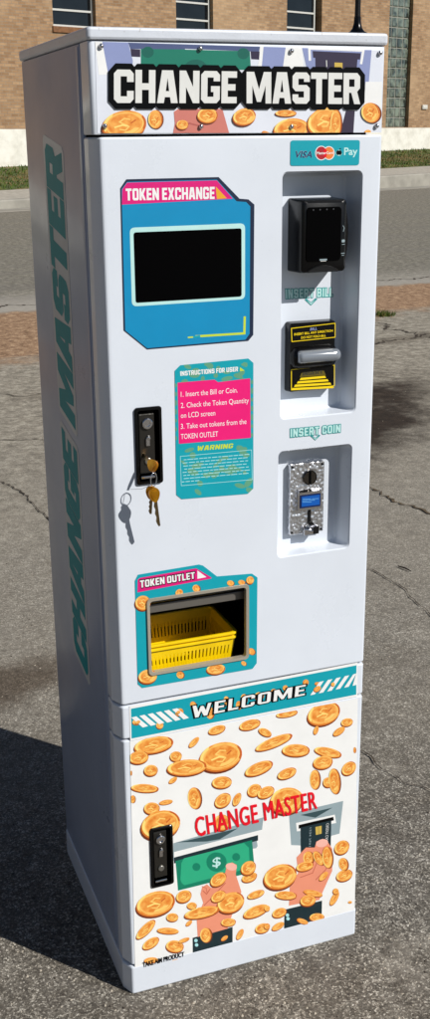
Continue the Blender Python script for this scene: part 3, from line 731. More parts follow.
# print with a real opening so nothing covers the hole
hp = []
def unF(v):
    d = v-CAM; z = d.dot(fw); return (215+FPX*d.dot(RT)/z, 509.5-FPX*d.dot(UP)/z)
for x, z in rrect((hx0+hx1)/2, (hz0+hz1)/2, hx1-hx0+0.004, hz1-hz0+0.004, 0.006): 
    u = unF(Vector((x, 0, z))); hp.append(((u[0]-120)*2.867, (u[1]-560)*2.867))
a.poly(outl, 'teal', [hp], L=0)
a.poly([(51, 56), (58, 51), (218, 24), (262, 50), (262, 53), (50, 93)], 'pink', L=3)
a.text('TOKEN OUTLET', [(58, 81), (216, 54), (215, 33), (57, 58)], 'black', L=6, grow=0.5, sp=1.6, gap=0.6); a.text('TOKEN OUTLET', [(58, 80), (215, 53), (214, 34), (57, 59)], 'white', L=12, sp=1.6, gap=0.6)
a.poly([(222, 30), (248, 49), (222, 54)], 'white', L=5)
for i, c in enumerate([(66, 122, 22, 21, 0), (170, 93, 11, 10, 30), (218, 81, 10, 11, 40), (316, 66, 8, 10, 80), (348, 64, 7, 10, 80), (373, 57, 11, 11, 40), (376, 262, 9, 11, 50), (354, 296, 6, 8, 50), (275, 312, 27, 15, 5), (172, 329, 10, 11, 40), (80, 333, 27, 20, 8)]):
    a.coin(*c, L=14+7*(i % 2))
a.build('token_outlet_sticker', door)
bm = bmesh.new()
rings(bm, [rl(hx0-0.0045, hx1+0.0045, hz0-0.0045, hz1+0.0045, 0.007, -0.0014), rl(hx0-0.0040, hx1+0.0040, hz0-0.0040, hz1+0.0040, 0.007, -0.0034), rl(hx0+0.0005, hx1-0.0005, hz0+0.0005, hz1-0.0005, 0.005, -0.0030), rl(hx0+0.0012, hx1-0.0012, hz0+0.0012, hz1-0.0012, 0.005, 0.0042)], close=False)
o = mesh_obj('outlet_frame', bm, mat('beige_grey_trim', (176, 168, 152), rough=0.35, metal=0.3, bump=0.2), door); smooth_angle(o)
bm = bmesh.new()    # dark liner of the cavity, open to the front
def liner(x0, x1, y0, y1, z0, z1):
    v = [bm.verts.new(p) for p in [(x0,y0,z0),(x1,y0,z0),(x1,y1,z0),(x0,y1,z0),(x0,y0,z1),(x1,y0,z1),(x1,y1,z1),(x0,y1,z1)]]
    for f in [(0,1,2,3),(7,6,5,4),(1,5,6,2),(2,6,7,3),(3,7,4,0)]: bm.faces.new([v[i] for i in f])
liner(0.0315, 0.2545, 0.0050, 0.2985, 0.5575, 0.7335)
mesh_obj('outlet_liner', bm, DARKIN, mach, keep=True)
bm = bmesh.new(); box(bm, 0.034, 0.2520, 0.012, 0.016, 0.6830, 0.6965); box(bm, 0.034, 0.252, 0.0175, 0.021, 0.7005, 0.705); tube(bm, [(0.034, 0.022, 0.6975), (0.252, 0.022, 0.6975)], 0.003)
mesh_obj('outlet_flap', bm, mat('flap_grey', (118, 114, 108), rough=0.4, metal=0.5), mach, bevel=0.001)

# --- welcome band
a = Art(front(-0.0006)); a.k = lambda x, y: (x, y); a.s = 1
a.poly([(129.5, 706.2), (357.5, 662.5), (357.5, 696.5), (130.3, 741)], 'white', L=0)
a.poly([(131, 708.8), (356.5, 665.2), (356.3, 694.6), (131.5, 738.6)], 'teal', L=1)
a.frame(110, 660, 3.308)
for i, c in enumerate([(88, 205, 14, 9, 0), (165, 215, 12, 12, 0), (230, 172, 14, 12, 30), (275, 150, 10, 14, 20), (330, 175, 13, 20, 0), (385, 135, 9, 16, 10), (425, 150, 9, 15, 0)]): a.coin(*c, L=4+7*(i % 2))
for i in range(6):
    x = 70+i*27; y = 186-i*5.4
    a.poly([(x, y+4), (x+17, y), (x+56, y+32), (x+38, y+37)], 'white', L=20+i*0.1)
for i, c in enumerate([(92, 205, 9, 5, 20), (226, 172, 7, 5, 20)]): a.coin(*c, L=22)
a.frame(230, 660, 3.0714)
for i, c in enumerate([(42, 120, 10, 16, 0), (90, 110, 15, 12, 0), (135, 100, 12, 12, 30), (170, 85, 8, 8, 0), (233, 68, 9, 9, 30), (268, 72, 8, 5, 0)]): a.coin(*c, L=4+7*(i % 2))
for i in range(6):
    x = 246+i*26; y = 108-i*5.8
    pts = [(x, y), (x+14, y-3), (x+42, y-44), (x+28, y-41)]
    pts = [(min(px, 388), py) for px, py in pts]
    a.poly(pts, 'white', L=20)
for c in [(268, 88, 12, 8, 30), (316, 74, 6, 6, 20)]: a.coin(*c, L=22)
a.k = lambda x, y: (x, y); a.s = 1
qw = [(191, 718.6), (305, 695), (304.5, 684.3), (190, 706)]
a.text('WELCOME', qw, 'black', L=34, grow=0.32, gap=0.6, shear=0.5); a.text('WELCOME', qw, 'white', L=38, gap=0.6, grow=-0.16, shear=0.5)
a.build('welcome_sticker', band)

# --- lower poster
a = Art(front(-0.0006)); a.k = lambda x, y: (x, y); a.s = 1
PO = [(129.8, 741.5), (357.8, 698.5), (354.8, 908), (353, 911.5), (136, 970.5), (135, 968)]
LKp = [unF(Vector((x, 0, z))) for x, z in ((LK2[0]+.001, LK2[3]-.001), (LK2[1]-.001, LK2[3]-.001), (LK2[1]-.001, LK2[2]+.001), (LK2[0]+.001, LK2[2]+.001))]
def ext(p, q, x): return (x, p[1]+(q[1]-p[1])*(x-p[0])/(q[0]-p[0]))
t0, t1, t2, t3 = LKp
tl, tr = ext(t0, t1, 100), ext(t0, t1, 400); bl, br = ext(t3, t2, 100), ext(t3, t2, 400)
def inter(conv): return clip_poly(list(PO), conv)
a.clips = [inter([(100, 500), (400, 500), tr, tl]), inter([bl, br, (400, 1100), (100, 1100)]), inter([tl, t0, t3, bl]), inter([t1, tr, br, t2])]
for v in ((100, 500),): pass
a.poly(PO, 'white', L=0)
# slot panels
a.frame(180, 830, 4.526)
a.poly([(-30, 60), (378, -58), (365, 50), (345, 82), (-30, 140)], 'slotg', L=2)
a.poly([(-20, 56), (30, 48), (150, 20), (262, -8), (180, 42), (120, 52)], 'slotd', L=3)
a.k = lambda x, y: (x, y)
a.poly([(174, 852), (262.5, 829.5), (262, 843), (258, 849), (256, 836), (174, 858)], 'white', L=3)
a.poly([(174, 857.5), (258, 835), (258, 840.5), (174, 863.5)], 'card', L=4)
a.poly([(174.5, 870), (174.5, 888), (179.5, 888), (178, 860)], 'white', L=4)
a.poly([(175.5, 861), (252, 840), (254.8, 871.5), (178, 890.6)], 'dgreen', L=5)
a.frame(180, 830, 4.526)
a.poly([(18, 128), (30, 125), (290, 58), (300, 70), (312, 80), (315, 165), (303, 175), (20, 250), (8, 240), (2, 225), (6, 150)], 'green', L=6)
a.ell(165, 145, 46, 44, 0, 'dgreen', 7); a.ell(74, 167, 18, 18, 0, 'dgreen', 7); a.ell(254, 122, 18, 18, 0, 'dgreen', 7)
a.text('$', [(148, 168), (183, 160), (183, 120), (148, 128)], 'glint', 'b', off=0.015, L=8)
# first hand
a.poly([(57, 488), (238, 438), (238, 515), (58, 572)], 'card', L=9)
a.ell(72, 500, 8, 8, 0, 'paleb', 10, 10); a.ell(75, 520, 8, 8, 0, 'paleb', 10, 10)
hand = [(80, 484), (75, 400), (105, 330), (92, 290), (100, 258), (122, 245), (142, 262), (205, 192), (212, 160), (235, 146), (257, 158), (252, 200), (278, 280), (240, 370), (215, 446)]
a.poly(hand, 'skin', L=11)
a.ell(232, 166, 26, 17, -10, 'skinl', 12, 14)
a.line([(104, 275), (120, 290), (135, 268)], 4, 'skind', 12); a.line([(110, 340), (150, 300), (205, 240)], 4, 'skind', 12); a.line([(100, 255), (118, 262), (122, 282)], 3, 'skind', 13)
# second hand and card
a.frame(265, 800, 4.526)
a.poly([(108, 62), (354, 4), (337, 152), (300, 162), (290, 210), (118, 204)], 'slotg', L=2)
a.poly([(160, 68), (306, 34), (228, 80)], 'slotd', L=4)
a.poly([(140, 104), (316, 66), (322, 104), (300, 108), (298, 160), (160, 175), (160, 140), (144, 142)], 'white', L=3)
a.poly([(152, 113), (309, 76), (312, 92), (152, 130)], 'black', L=5)
a.poly([(160, 125), (300, 92), (297, 225), (185, 290), (162, 268)], 'card', L=6)
a.poly([(228, 122), (256, 116), (256, 152), (230, 158)], 'chip', L=8)
a.line([(242, 120), (243, 154)], 1.5, 'slotd', 9)
a.text('CREDIT CARD', [(289, 104), (284, 196), (272, 198), (277, 106)], 'offw', 'b', L=8)
a.text('1234 7691', [(210, 124), (207, 210), (199, 211), (201, 126)], 'slotg', 'b', L=8)
a.poly([(88, 496), (258, 455), (256, 542), (86, 582)], 'card', L=9)
a.ell(101, 521, 8, 8, 0, 'paleb', 10, 10); a.ell(104, 537, 8, 8, 0, 'paleb', 10, 10)
a.poly([(108, 478), (112, 390), (150, 330), (142, 260), (185, 215), (225, 215), (232, 188), (262, 175), (284, 190), (304, 220), (304, 320), (245, 452)], 'skin', L=11)
a.ell(258, 195, 28, 18, 15, 'skinl', 12, 14); a.line([(160, 350), (215, 330), (240, 270)], 4, 'skind', 12); a.line([(230, 360), (270, 320), (290, 290)], 4, 'skind', 12)
a.k = lambda x, y: (x, y); a.s = 1
COINS = [(154,744.5,20,8.2,10),(139,757,10,6.5,8),(151,770,7,5.5,5),(145,788,14,4.2,-3),(176,756,6,5,5),(187,767,20,8,5),(173,780,5,2.4,35),(152,808,8,6,0),(166,802,7,2.4,10),
 (161,824,20,14,15),(132.5,799,2.5,4,0),(131,773,.8,2.5,0),(221,756,22,14,15),(217,729.5,9,4.2,18),(250,724.5,11,5,15),(194,742,7,2.8,45),(274,742,20,5,22),(265,732,7,3.6,-25),(222,782,10,6,5),
 (194,798,6.5,11,5),(223,800,9,6.5,35),(237,799,7,3.6,65),(259,768,15,6,22),(254.5,790,7.5,6,30),(266,792,9,5.5,25),(287,713.5,11,3.4,10),(324,713,17,11,20),(316,730,4.5,2.4,70),(347,722,6,4,10),(339,731,7,3.2,35),
 (296,750,14,6.2,0),(328,752,14,4.6,-12),(323,762,10,6.5,10),(287,773,10,5,22),(314.5,779.5,5,10,0),(334,781,5.5,13,5),(328,782,5,5,0),(349,768,8,6,40),(354.5,750,1.2,3,0),(287,800,17,13,10),(222,822,8,8,20),
 (156,903,20,12,15),(184,896,8,6,20),(172.5,917,6,4.2,0),(146,929,13,4.6,45),(168,930.5,11,3.2,-3),(151,943,9.5,4.6,32),(175,946,9,6,-5),(184,940,6,2,20),(151,960,7,3,5),(176,961,5,2,10),
 (192,905.5,5,3.5,0),(189,923,4,2,40),(202,912,18,5.5,12),(231,902,14,10,20),(218.5,896,8,5,30),(218.5,879,9,6,35),(249.5,877,8,4.6,20),(248.5,867.5,8,6.5,35),(205.5,935,5.5,7.5,0),(228.5,922,7.5,4,5),(224.5,938,4,2,35),(240,934,6,2.8,60),
 (256,911,13.5,5.4,22),(262.5,928,7.5,4.8,15),(256,894,9,3.6,20),(280.5,876,17,12,18),(286,895,11,4.2,-3),(342,847,8,6.5,35),(343,864,4.5,6.5,10),(344.5,875,8.5,5.6,20),(334.5,898,8,3.2,60),(335.7,891,3,3,0),
 (313,893,10,3,-12),(308,900,8,5.6,10),(317,917,7.5,4,3),(302.5,921,6,2.4,-20),(279.5,912.5,7.5,4.6,20),(267,908,3,3,0),(278,926,7,3.2,30),(267,926,3,3,0),(350,902,2,1.2,0),
 (308,858,5,7,0),(305,866,9,4.6,15),(318,858,4,8,30),(327,857,5,11,5),(323.5,876,6,2.8,45)]
slots = []
for i, c in enumerate(COINS):      # overlapping coins never share a layer
    used = {slots[j] for j, d_ in enumerate(COINS[:i]) if math.hypot(c[0]-d_[0], c[1]-d_[1]) < max(c[2], c[3])+max(d_[2], d_[3])+4}
    k = 0
    while k in used: k += 1
    slots.append(k); a.coin(*c, L=14+8*k)
TOPL = 14+8*(max(slots)+1)
qr = [(196.5, 836.5), (317, 808), (315.2, 790.8), (194.3, 817.5)]
for k_ in range(5): a.text('CHANGE MASTER', [(x_+0.25*k_-0.5, y_+0.25*(k_ % 3)-0.25) for x_, y_ in qr], 'red', 'b', space=1.08, L=TOPL+4+k_)
a.text('TAKE AIM PRODUCT', [(143.0, 967), (184, 955.8), (184, 951.4), (142.6, 962.4)], 'black', 'b', off=0.03, L=TOPL+5)
a.build('lower_poster', low)

# --- side lettering, on the left panel (x = 0), reading upwards
def sidemap(u, v, d): return Vector((-0.0003-d, v, u))     # u = height, v = depth
a = Art(sidemap, step=4e-5); a.k = lambda x, y: (x, y); a.s = 1
qs = [(0.512, 0.172), (1.347, 0.180), (1.356, 0.285), (0.522, 0.262)]
a.backing('CHANGE MASTER', qs, 'sideo', 0.8, gap=0.4, L=0, sp=2.2, shear=0.5, cut=0.7)
a.text('CHANGE MASTER', qs, 'sidet', L=5, gap=0.4, sp=2.2, shear=0.5, grow=0.16)
a.build('side_lettering', cab)

# ============================================================ small loose things
# aerial on the lid
q = F(357, 36, 0.06)
ant = empty('antenna', 'black rod antenna with flared magnetic base on top of the machine lid', 'antenna', (q.x, 0.06, 1.5037))
bm = bmesh.new(); lathe_z(bm, q.x, 0.06, [(0.0150, 1.5037), (0.0155, 1.507), (0.0148, 1.5085), (0.0105, 1.5105), (0.0070, 1.515), (0.0052, 1.522), (0.0048, 1.53)], 28); o = mesh_obj('magnetic_base', bm, BLACK, ant); smooth_angle(o, 50)
bm = bmesh.new(); lathe_z(bm, q.x, 0.06, [(0.0042, 1.529), (0.0040, 1.56), (0.0036, 1.70), (0.0034, 1.74), (0.001, 1.744)], 16); o = mesh_obj('rod', bm, BLACKM, ant); smooth_angle(o, 50)
# keys
kx = F(152.7, 465, -0.02)
keys = empty('keys', 'brass keys on a split ring hanging from the upper door lock', 'keys', (kx.x, -0.03, kx.z))
def Kp(x, y, yy): return F(110+x/6.143, 395+y/6.143, yy)
def key(name, head, tip, wd, yy, thick=0.0022, flip=False):
    """flat key: bow outline + shank with teeth, from head centre towards the tip"""
    d = (tip-head); Ln = d.length; d.normalize(); n = Vector((0, 1, 0)).cross(d).normalized()
    if flip: n = Vector((0.35, 0.93, 0)).cross(d).normalized()
    t = n.cross(d).normalized()*thick/2
    bm = bmesh.new()
    bow = []
    for i in range(20):
        an = 2*math.pi*i/20; r = 1.0+0.08*math.cos(3*an)
        bow.append((math.cos(an)*wd*1.35*r, math.sin(an)*wd*r))
    rings(bm, [[head+d*u+n*v+t*s for u, v in bow] for s in (-1.25, 1.25)])
    sh = [(wd*1.25, -wd*0.34), (Ln*0.98, -wd*0.30), (Ln, 0)]
    top = []
    m = 7
    for i in range(m):
        u = Ln*0.95-(Ln*0.95-wd*1.6)*i/(m-1); top.append((u, wd*(0.34 if i % 2 else 0.16)))
    sh += top
    rings(bm, [[head+d*u+n*v+t*s for u, v in sh] for s in (-0.9, 0.9)], mi=1)
    # raised rim on the bow
    rings(bm, [[head+d*u*0.7+n*v*0.6+t*s for u, v in bow] for s in (-1.7, 1.7)])
    o = mesh_obj(name, bm, [BRASS, mat('worn_nickel', (150, 130, 96), rough=0.3, metal=1, bump=0.3)], keys)
    return o
h1 = Kp(262, 432, -0.028); key('key', h1, Vector((h1.x-0.006, 0.0015, h1.z+0.010)), 0.0082, 0, 0.0026, flip=True)
h2 = Kp(272, 612, -0.040); t2 = Kp(299, 806, -0.036); key('key', h2, t2, 0.0080, 0, 0.003)
h3 = h2+Vector((-0.0030, 0.005, 0.0022)); key('key', h3, h3+Vector((-0.0005, 0.006, -0.034)), 0.0076, 0, 0.0024, flip=True)
bm = bmesh.new(); rc = Kp(269, 520, -0.038); pts = []
for i in range(29):
    an = 2*math.pi*i/28; pts.append(rc+Vector((0.0052*math.cos(an), 0.0052*math.cos(an+0.5)*0.6, 0.0105*math.sin(an))))
tube(bm, pts, 0.0007, 8, cap=False); o = mesh_obj('split_ring', bm, CHROME, keys, smooth=True)
# a thin wire tag tail from the ring
bm = bmesh.new(); tube(bm, [rc+Vector((-0.004, 0, -0.007)), rc+Vector((-0.014, 0.012, -0.0155)), rc+Vector((-0.026, 0.03, -0.020))], 0.0004, 6); mesh_obj('thin_wire', bm, CHROME, keys)

# baskets
def basket(label, dz, dy):
    bx0, bx1, by0, by1, z1, z0 = 0.036, 0.2025, 0.0135+dy, 0.122+dy, 0.6300+dz, 0.5700+dz
    t = 0.0016; tp = 0.0075
    root = empty('yellow_basket', label, 'basket', ((bx0+bx1)/2, (by0+by1)/2, z0), 'nested yellow baskets')
    def P(u, v, w, out=0):     # u,v in 0..1 across the tub, w = 0 bottom..1 rim
        i = tp*(1-w)-out
        return Vector((bx0+i+(bx1-bx0-2*i)*u, by0+i+(by1-by0-2*i)*v, z0+(z1-z0)*w))
    def wall(c0, c1, nslots):
        bm = bmesh.new()
        def quadbox(a0, a1, w0, w1):
            vs = []
            for o_ in (0, -t):
                for aa, ww in ((a0, w0), (a1, w0), (a1, w1), (a0, w1)):
                    u = c0[0]+(c1[0]-c0[0])*aa; v = c0[1]+(c1[1]-c0[1])*aa; vs.append(bm.verts.new(P(u, v, ww, o_)))
            for f in ((0,1,2,3),(7,6,5,4),(0,4,5,1),(1,5,6,2),(2,6,7,3),(3,7,4,0)): bm.faces.new([vs[i] for i in f])
        quadbox(0, 1, 0.02, 0.36); quadbox(0, 1, 0.74, 0.98)
        # bars between slots
        st = 0.94/nslots; quadbox(0, 0.03, 0.36, 0.74); quadbox(0.97, 1, 0.36, 0.74)
        for i in range(nslots+1):
            x = 0.03+i*st; quadbox(max(0.03, x-st*0.30), min(0.97, x+st*0.30), 0.36, 0.74)
        return bm
    for nm, c0, c1, n in (('slotted_wall', (0, 0), (1, 0), 25), ('slotted_wall', (1, 0), (1, 1), 15), ('slotted_wall', (1, 1), (0, 1), 25), ('slotted_wall', (0, 1), (0, 0), 15)):
        mesh_obj(nm, wall(c0, c1, n), YELLOW, root)
    bm = bmesh.new(); b0, b1 = P(0, 0, 0), P(1, 1, 0); box(bm, b0.x, b1.x, b0.y, b1.y, z0, z0+0.0015); mesh_obj('floor', bm, YELLOW, root)
    bm = bmesh.new(); rs = []
    def lp(i, z, r=0.008): return [Vector((x, y, z)) for x, y in plan(bx0-i, bx1+i, by0-i, by1+i, r, r, 0, 4)]
    rings(bm, [lp(-0.0012, z1-0.004), lp(0.0035, z1-0.004), lp(0.0035, z1), lp(-0.0012, z1), lp(-0.0012, z1-0.004)], close=False)
    bmesh.ops.remove_doubles(bm, verts=bm.verts, dist=1e-6)
    mesh_obj('rim', bm, YELLOW, root, bevel=0.0006)
basket('upper of two nested yellow slotted baskets inside the token outlet', 0.0, 0.0)
basket('lower of two nested yellow slotted baskets, rim just below the upper one in the outlet', -0.0075, 0.0008)

# ============================================================ STREET
def nodemat(name): 
    m = bpy.data.materials.new(name); m.use_nodes = True; return m, m.node_tree, m.node_tree.nodes['Principled BSDF']
class NT:
    def __init__(s, nt):
        s.nt = nt; s.tc = nt.nodes.new('ShaderNodeTexCoord').outputs['Object']
    def noise(s, sc, det=4, rough=0.55, vec=None):
        n = s.nt.nodes.new('ShaderNodeTexNoise'); n.inputs['Scale'].default_value = sc; n.inputs['Detail'].default_value = det; n.inputs['Roughness'].default_value = rough
        s.nt.links.new(vec or s.tc, n.inputs['Vector']); return n.outputs['Fac']
    def vor(s, sc, out='Color', feat='F1'):
        n = s.nt.nodes.new('ShaderNodeTexVoronoi'); n.inputs['Scale'].default_value = sc; n.feature = feat
        s.nt.links.new(s.tc, n.inputs['Vector']); return n.outputs[out]
    def math(s, op, a, b=None, c=None):
        n = s.nt.nodes.new('ShaderNodeMath'); n.operation = op
        for i, v in enumerate((a, b, c)):
            if v is None: continue
            if isinstance(v, (int, float)): n.inputs[i].default_value = v
            else: s.nt.links.new(v, n.inputs[i])
        return n.outputs[0]
    def rng(s, v, a, b, c=0.0, d=1.0, smooth=True):
        n = s.nt.nodes.new('ShaderNodeMapRange'); n.interpolation_type = 'SMOOTHSTEP' if smooth else 'LINEAR'
        s.nt.links.new(v, n.inputs[0])
        for i, x in enumerate((a, b, c, d)): n.inputs[i+1].default_value = x
        return n.outputs[0]
    def mix(s, f, a, b, mode='MIX'):
        n = s.nt.nodes.new('ShaderNodeMix'); n.data_type = 'RGBA'; n.blend_type = mode
        for i, v in ((0, f), (6, a), (7, b)):
            if isinstance(v, tuple): n.inputs[i].default_value = rgb(v) if len(v) == 3 else v
            elif isinstance(v, (int, float)): n.inputs[i].default_value = v
            else: s.nt.links.new(v, n.inputs[i])
        return n.outputs[2]
    def ramp(s, f, stops):
        n = s.nt.nodes.new('ShaderNodeValToRGB'); cr = n.color_ramp
        while len(cr.elements) < len(stops): cr.elements.new(0.5)
        for e, (p, c) in zip(cr.elements, stops): e.position = p; e.color = rgb(c)
        s.nt.links.new(f, n.inputs[0]); return n.outputs[0]
    def bump(s, h, st, dist, b):
        n = s.nt.nodes.new('ShaderNodeBump'); n.inputs['Strength'].default_value = st; n.inputs['Distance'].default_value = dist
        s.nt.links.new(h, n.inputs['Height']); s.nt.links.new(n.outputs['Normal'], b.inputs['Normal'])
# asphalt, with the bare gravelly strip and the smoother road beyond it
gm, nt, b = nodemat('asphalt_ground'); n = NT(nt)
sep = nt.nodes.new('ShaderNodeSeparateXYZ'); nt.links.new(n.tc, sep.inputs[0]); X, Y = sep.outputs[0], sep.outputs[1]
stone = n.vor(280); sx = nt.nodes.new('ShaderNodeSeparateColor'); nt.links.new(stone, sx.inputs[0])
stone2 = n.vor(600); sx2 = nt.nodes.new('ShaderNodeSeparateColor'); nt.links.new(stone2, sx2.inputs[0])
mixv = n.math('ADD', n.math('MULTIPLY', sx.outputs[0], 0.6), n.math('MULTIPLY', sx2.outputs[1], 0.4))
near = n.ramp(mixv, [(0.12, (66, 62, 57)), (0.40, (104, 99, 91)), (0.62, (130, 124, 114)), (0.76, (162, 155, 143)), (0.88, (234, 228, 214))])
big = n.noise(1.1, 5); near = n.mix(n.rng(big, 0.35, 0.7, 0, 0.45), near, n.mix(0.6, near, (150, 140, 124)))
fine = n.noise(9, 5); near = n.mix(n.rng(fine, 0.45, 0.72, 0, 0.4), near, (92, 86, 80))
mid = n.noise(24, 7, 0.8); near = n.mix(n.rng(mid, 0.42, 0.6, 0.5, 0), near, n.mix(1.0, near, (166, 160, 152), 'MULTIPLY'))
blot = n.noise(2.4, 9, 0.82); near = n.mix(n.rng(blot, 0.40, 0.52, 0.6, 0), near, n.mix(1.0, near, (190, 183, 174), 'MULTIPLY'))
pale = n.noise(3.0, 6, 0.7); near = n.mix(n.rng(pale, 0.56, 0.75, 0, 0.35), near, (176, 168, 154))
# paler, worn lot further out
far_f = n.rng(Y, 1.0, 4.5); near = n.mix(n.rng(Y, -0.2, 1.6, 0, 0.5), near, n.mix(1.0, near, (238, 228, 206), 'SCREEN')) if False else n.mix(n.rng(Y, -0.2, 1.6, 0, 0.26), near, n.ramp(n.noise(70, 6, 0.8), [(0.38, (146, 139, 126)), (0.62, (222, 215, 200))])); near = n.mix(n.math('MULTIPLY', far_f, 0.6), near, n.ramp(n.noise(15, 9, 0.85), [(0.40, (96, 90, 78)), (0.5, (150, 142, 127)), (0.60, (206, 198, 180))]))
road = n.ramp(n.noise(14, 9, 0.85), [(0.40, (88, 86, 76)), (0.5, (122, 118, 106)), (0.60, (168, 163, 150))])
rstreak = nt.nodes.new('ShaderNodeMapping'); rstreak.inputs['Rotation'].default_value = (0, 0, R(-21)); rstreak.inputs['Scale'].default_value = (0.15, 1.3, 1); nt.links.new(n.tc, rstreak.inputs[0])
road = n.mix(n.rng(n.noise(1.2, 5, 0.6, rstreak.outputs[0]), 0.4, 0.65, 0, 0.5), road, (118, 114, 108))
dirt = n.ramp(n.noise(16, 9, 0.88), [(0.40, (100, 74, 52)), (0.5, (154, 120, 90)), (0.60, (206, 174, 140))])
wob = n.math('MULTIPLY', n.math('SUBTRACT', n.noise(1.6, 6, 0.7), 0.5), 1.3)
yy = n.math('ADD', Y, wob); far_e = n.math('SUBTRACT', Y, n.math('MULTIPLY', X, 0.075))
mroad = n.rng(n.math('ADD', far_e, n.math('MULTIPLY', wob, 0.5)), 7.72, 7.9)
mdirt = n.rng(n.math('SUBTRACT', yy, n.math('MULTIPLY', X, 0.25)), 5.30, 5.75)
col = n.mix(n.math('MULTIPLY', mdirt, 0.92), near, dirt); col = n.mix(mroad, col, road)
col = n.mix(n.math('MULTIPLY', n.math('MULTIPLY', mroad, n.rng(Y, 8.1, 9.6, 1, 0)), 0.7), col, (176, 170, 160))
# ragged elliptical patches where the asphalt colour is multiplied darker
def dark_patch(col, cx, cy, rx, ry, rot, amt, c):
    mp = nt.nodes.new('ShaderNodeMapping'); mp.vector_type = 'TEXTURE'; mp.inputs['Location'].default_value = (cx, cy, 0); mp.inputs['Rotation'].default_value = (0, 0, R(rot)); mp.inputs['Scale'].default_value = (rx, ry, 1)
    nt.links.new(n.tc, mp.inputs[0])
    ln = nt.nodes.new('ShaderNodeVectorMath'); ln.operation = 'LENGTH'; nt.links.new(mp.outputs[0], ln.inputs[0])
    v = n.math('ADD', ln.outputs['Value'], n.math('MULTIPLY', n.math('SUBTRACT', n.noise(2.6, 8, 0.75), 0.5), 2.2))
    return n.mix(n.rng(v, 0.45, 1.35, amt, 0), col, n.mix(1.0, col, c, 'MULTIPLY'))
col = dark_patch(col, 2.2, 3.5, 1.1, 0.42, 44, 1.0, (92, 80, 72))
col = dark_patch(col, -0.10, 1.20, 0.42, 0.13, 10, 0.8, (150, 134, 120))
col = dark_patch(col, 3.6, 5.5, 1.0, 0.12, 12, 0.5, (150, 140, 130))
col = dark_patch(col, 1.15, 4.6, 0.5, 0.15, -10, 0.4, (165, 155, 145))
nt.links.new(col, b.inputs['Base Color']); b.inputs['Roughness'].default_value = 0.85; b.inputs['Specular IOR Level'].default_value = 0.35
h = n.math('ADD', n.math('MULTIPLY', sx.outputs[0], 0.25), n.math('MULTIPLY', n.noise(40, 6, 0.8), 0.9))
n.bump(h, 0.7, 0.004, b)
bm = bmesh.new(); vs = [bm.verts.new(p) for p in ((-900, -600, 0), (900, -600, 0), (900, 900, 0), (-900, 900, 0))]; bm.faces.new(vs)
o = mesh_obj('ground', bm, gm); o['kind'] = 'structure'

# cracks in the asphalt: thin ragged ribbons of dark filler lying on it
crm = mat('crack_dirt', (66, 57, 47), rough=0.95, var=0.4, vscale=60)
crp = mat('crack_brown', (92, 78, 58), rough=0.95, var=0.4, vscale=60)
def crack(pts, w, m, z=0.004, jit=1.0):
    bm = bmesh.new(); P = [G(*p) for p in pts]; L = []; Rr = []
    rnd = random.Random(len(pts)*31+int(pts[0][0]))
    dense = []
    for a_, b2 in zip(P[:-1], P[1:]):
        k = max(3, int((b2-a_).length/0.02)); k = min(k, 120)
        for i in range(k): dense.append(a_.lerp(b2, i/k))
    dense.append(P[-1]); wander = 0
    for i, p in enumerate(dense):
        d = (dense[min(i+1, len(dense)-1)]-dense[max(i-1, 0)]).normalized(); nn_ = Vector((-d.y, d.x, 0))
        wander = wander*0.86+rnd.uniform(-1, 1)*w*1.0*jit
        c = p+nn_*wander; ww = w*rnd.uniform(0.12, 0.9)*(0.3 if i in (0, len(dense)-1) else 1)
        L.append(bm.verts.new((c.x+nn_.x*ww/2, c.y+nn_.y*ww/2, z))); Rr.append(bm.verts.new((c.x-nn_.x*ww/2, c.y-nn_.y*ww/2, z)))
    for i in range(len(L)-1): bm.faces.new((L[i], L[i+1], Rr[i+1], Rr[i]))
    o = mesh_obj('ground_crack', bm, m); o['kind'] = 'structure'
crack([(340, 482), (369, 490), (399, 501), (440, 516)], 0.020, crp)
crack([(345, 768), (362, 754), (381, 770), (404, 784), (440, 797)], 0.007, crm)
crack([(330, 590), (370, 570), (405, 590), (440, 625)], 0.006, crm)
crack([(-15, 441), (10, 440), (60, 441)], 0.014, crm); crack([(-10, 478), (8, 487), (28, 500), (60, 520)], 0.010, crm)
crack([(-10, 392), (20, 396), (60, 392)], 0.012, crm); crack([(372, 322), (390, 330), (412, 334), (440, 342)], 0.035, crm)
crack([(372, 345), (400, 339), (440, 333)], 0.03, crm)
crack([(-10, 311), (14, 306), (34, 304), (60, 302)], 0.05, crm); crack([(370, 281), (400, 280), (440, 276)], 0.04, crm)
crack([(-10, 920), (0, 925)], 0.004, crm)
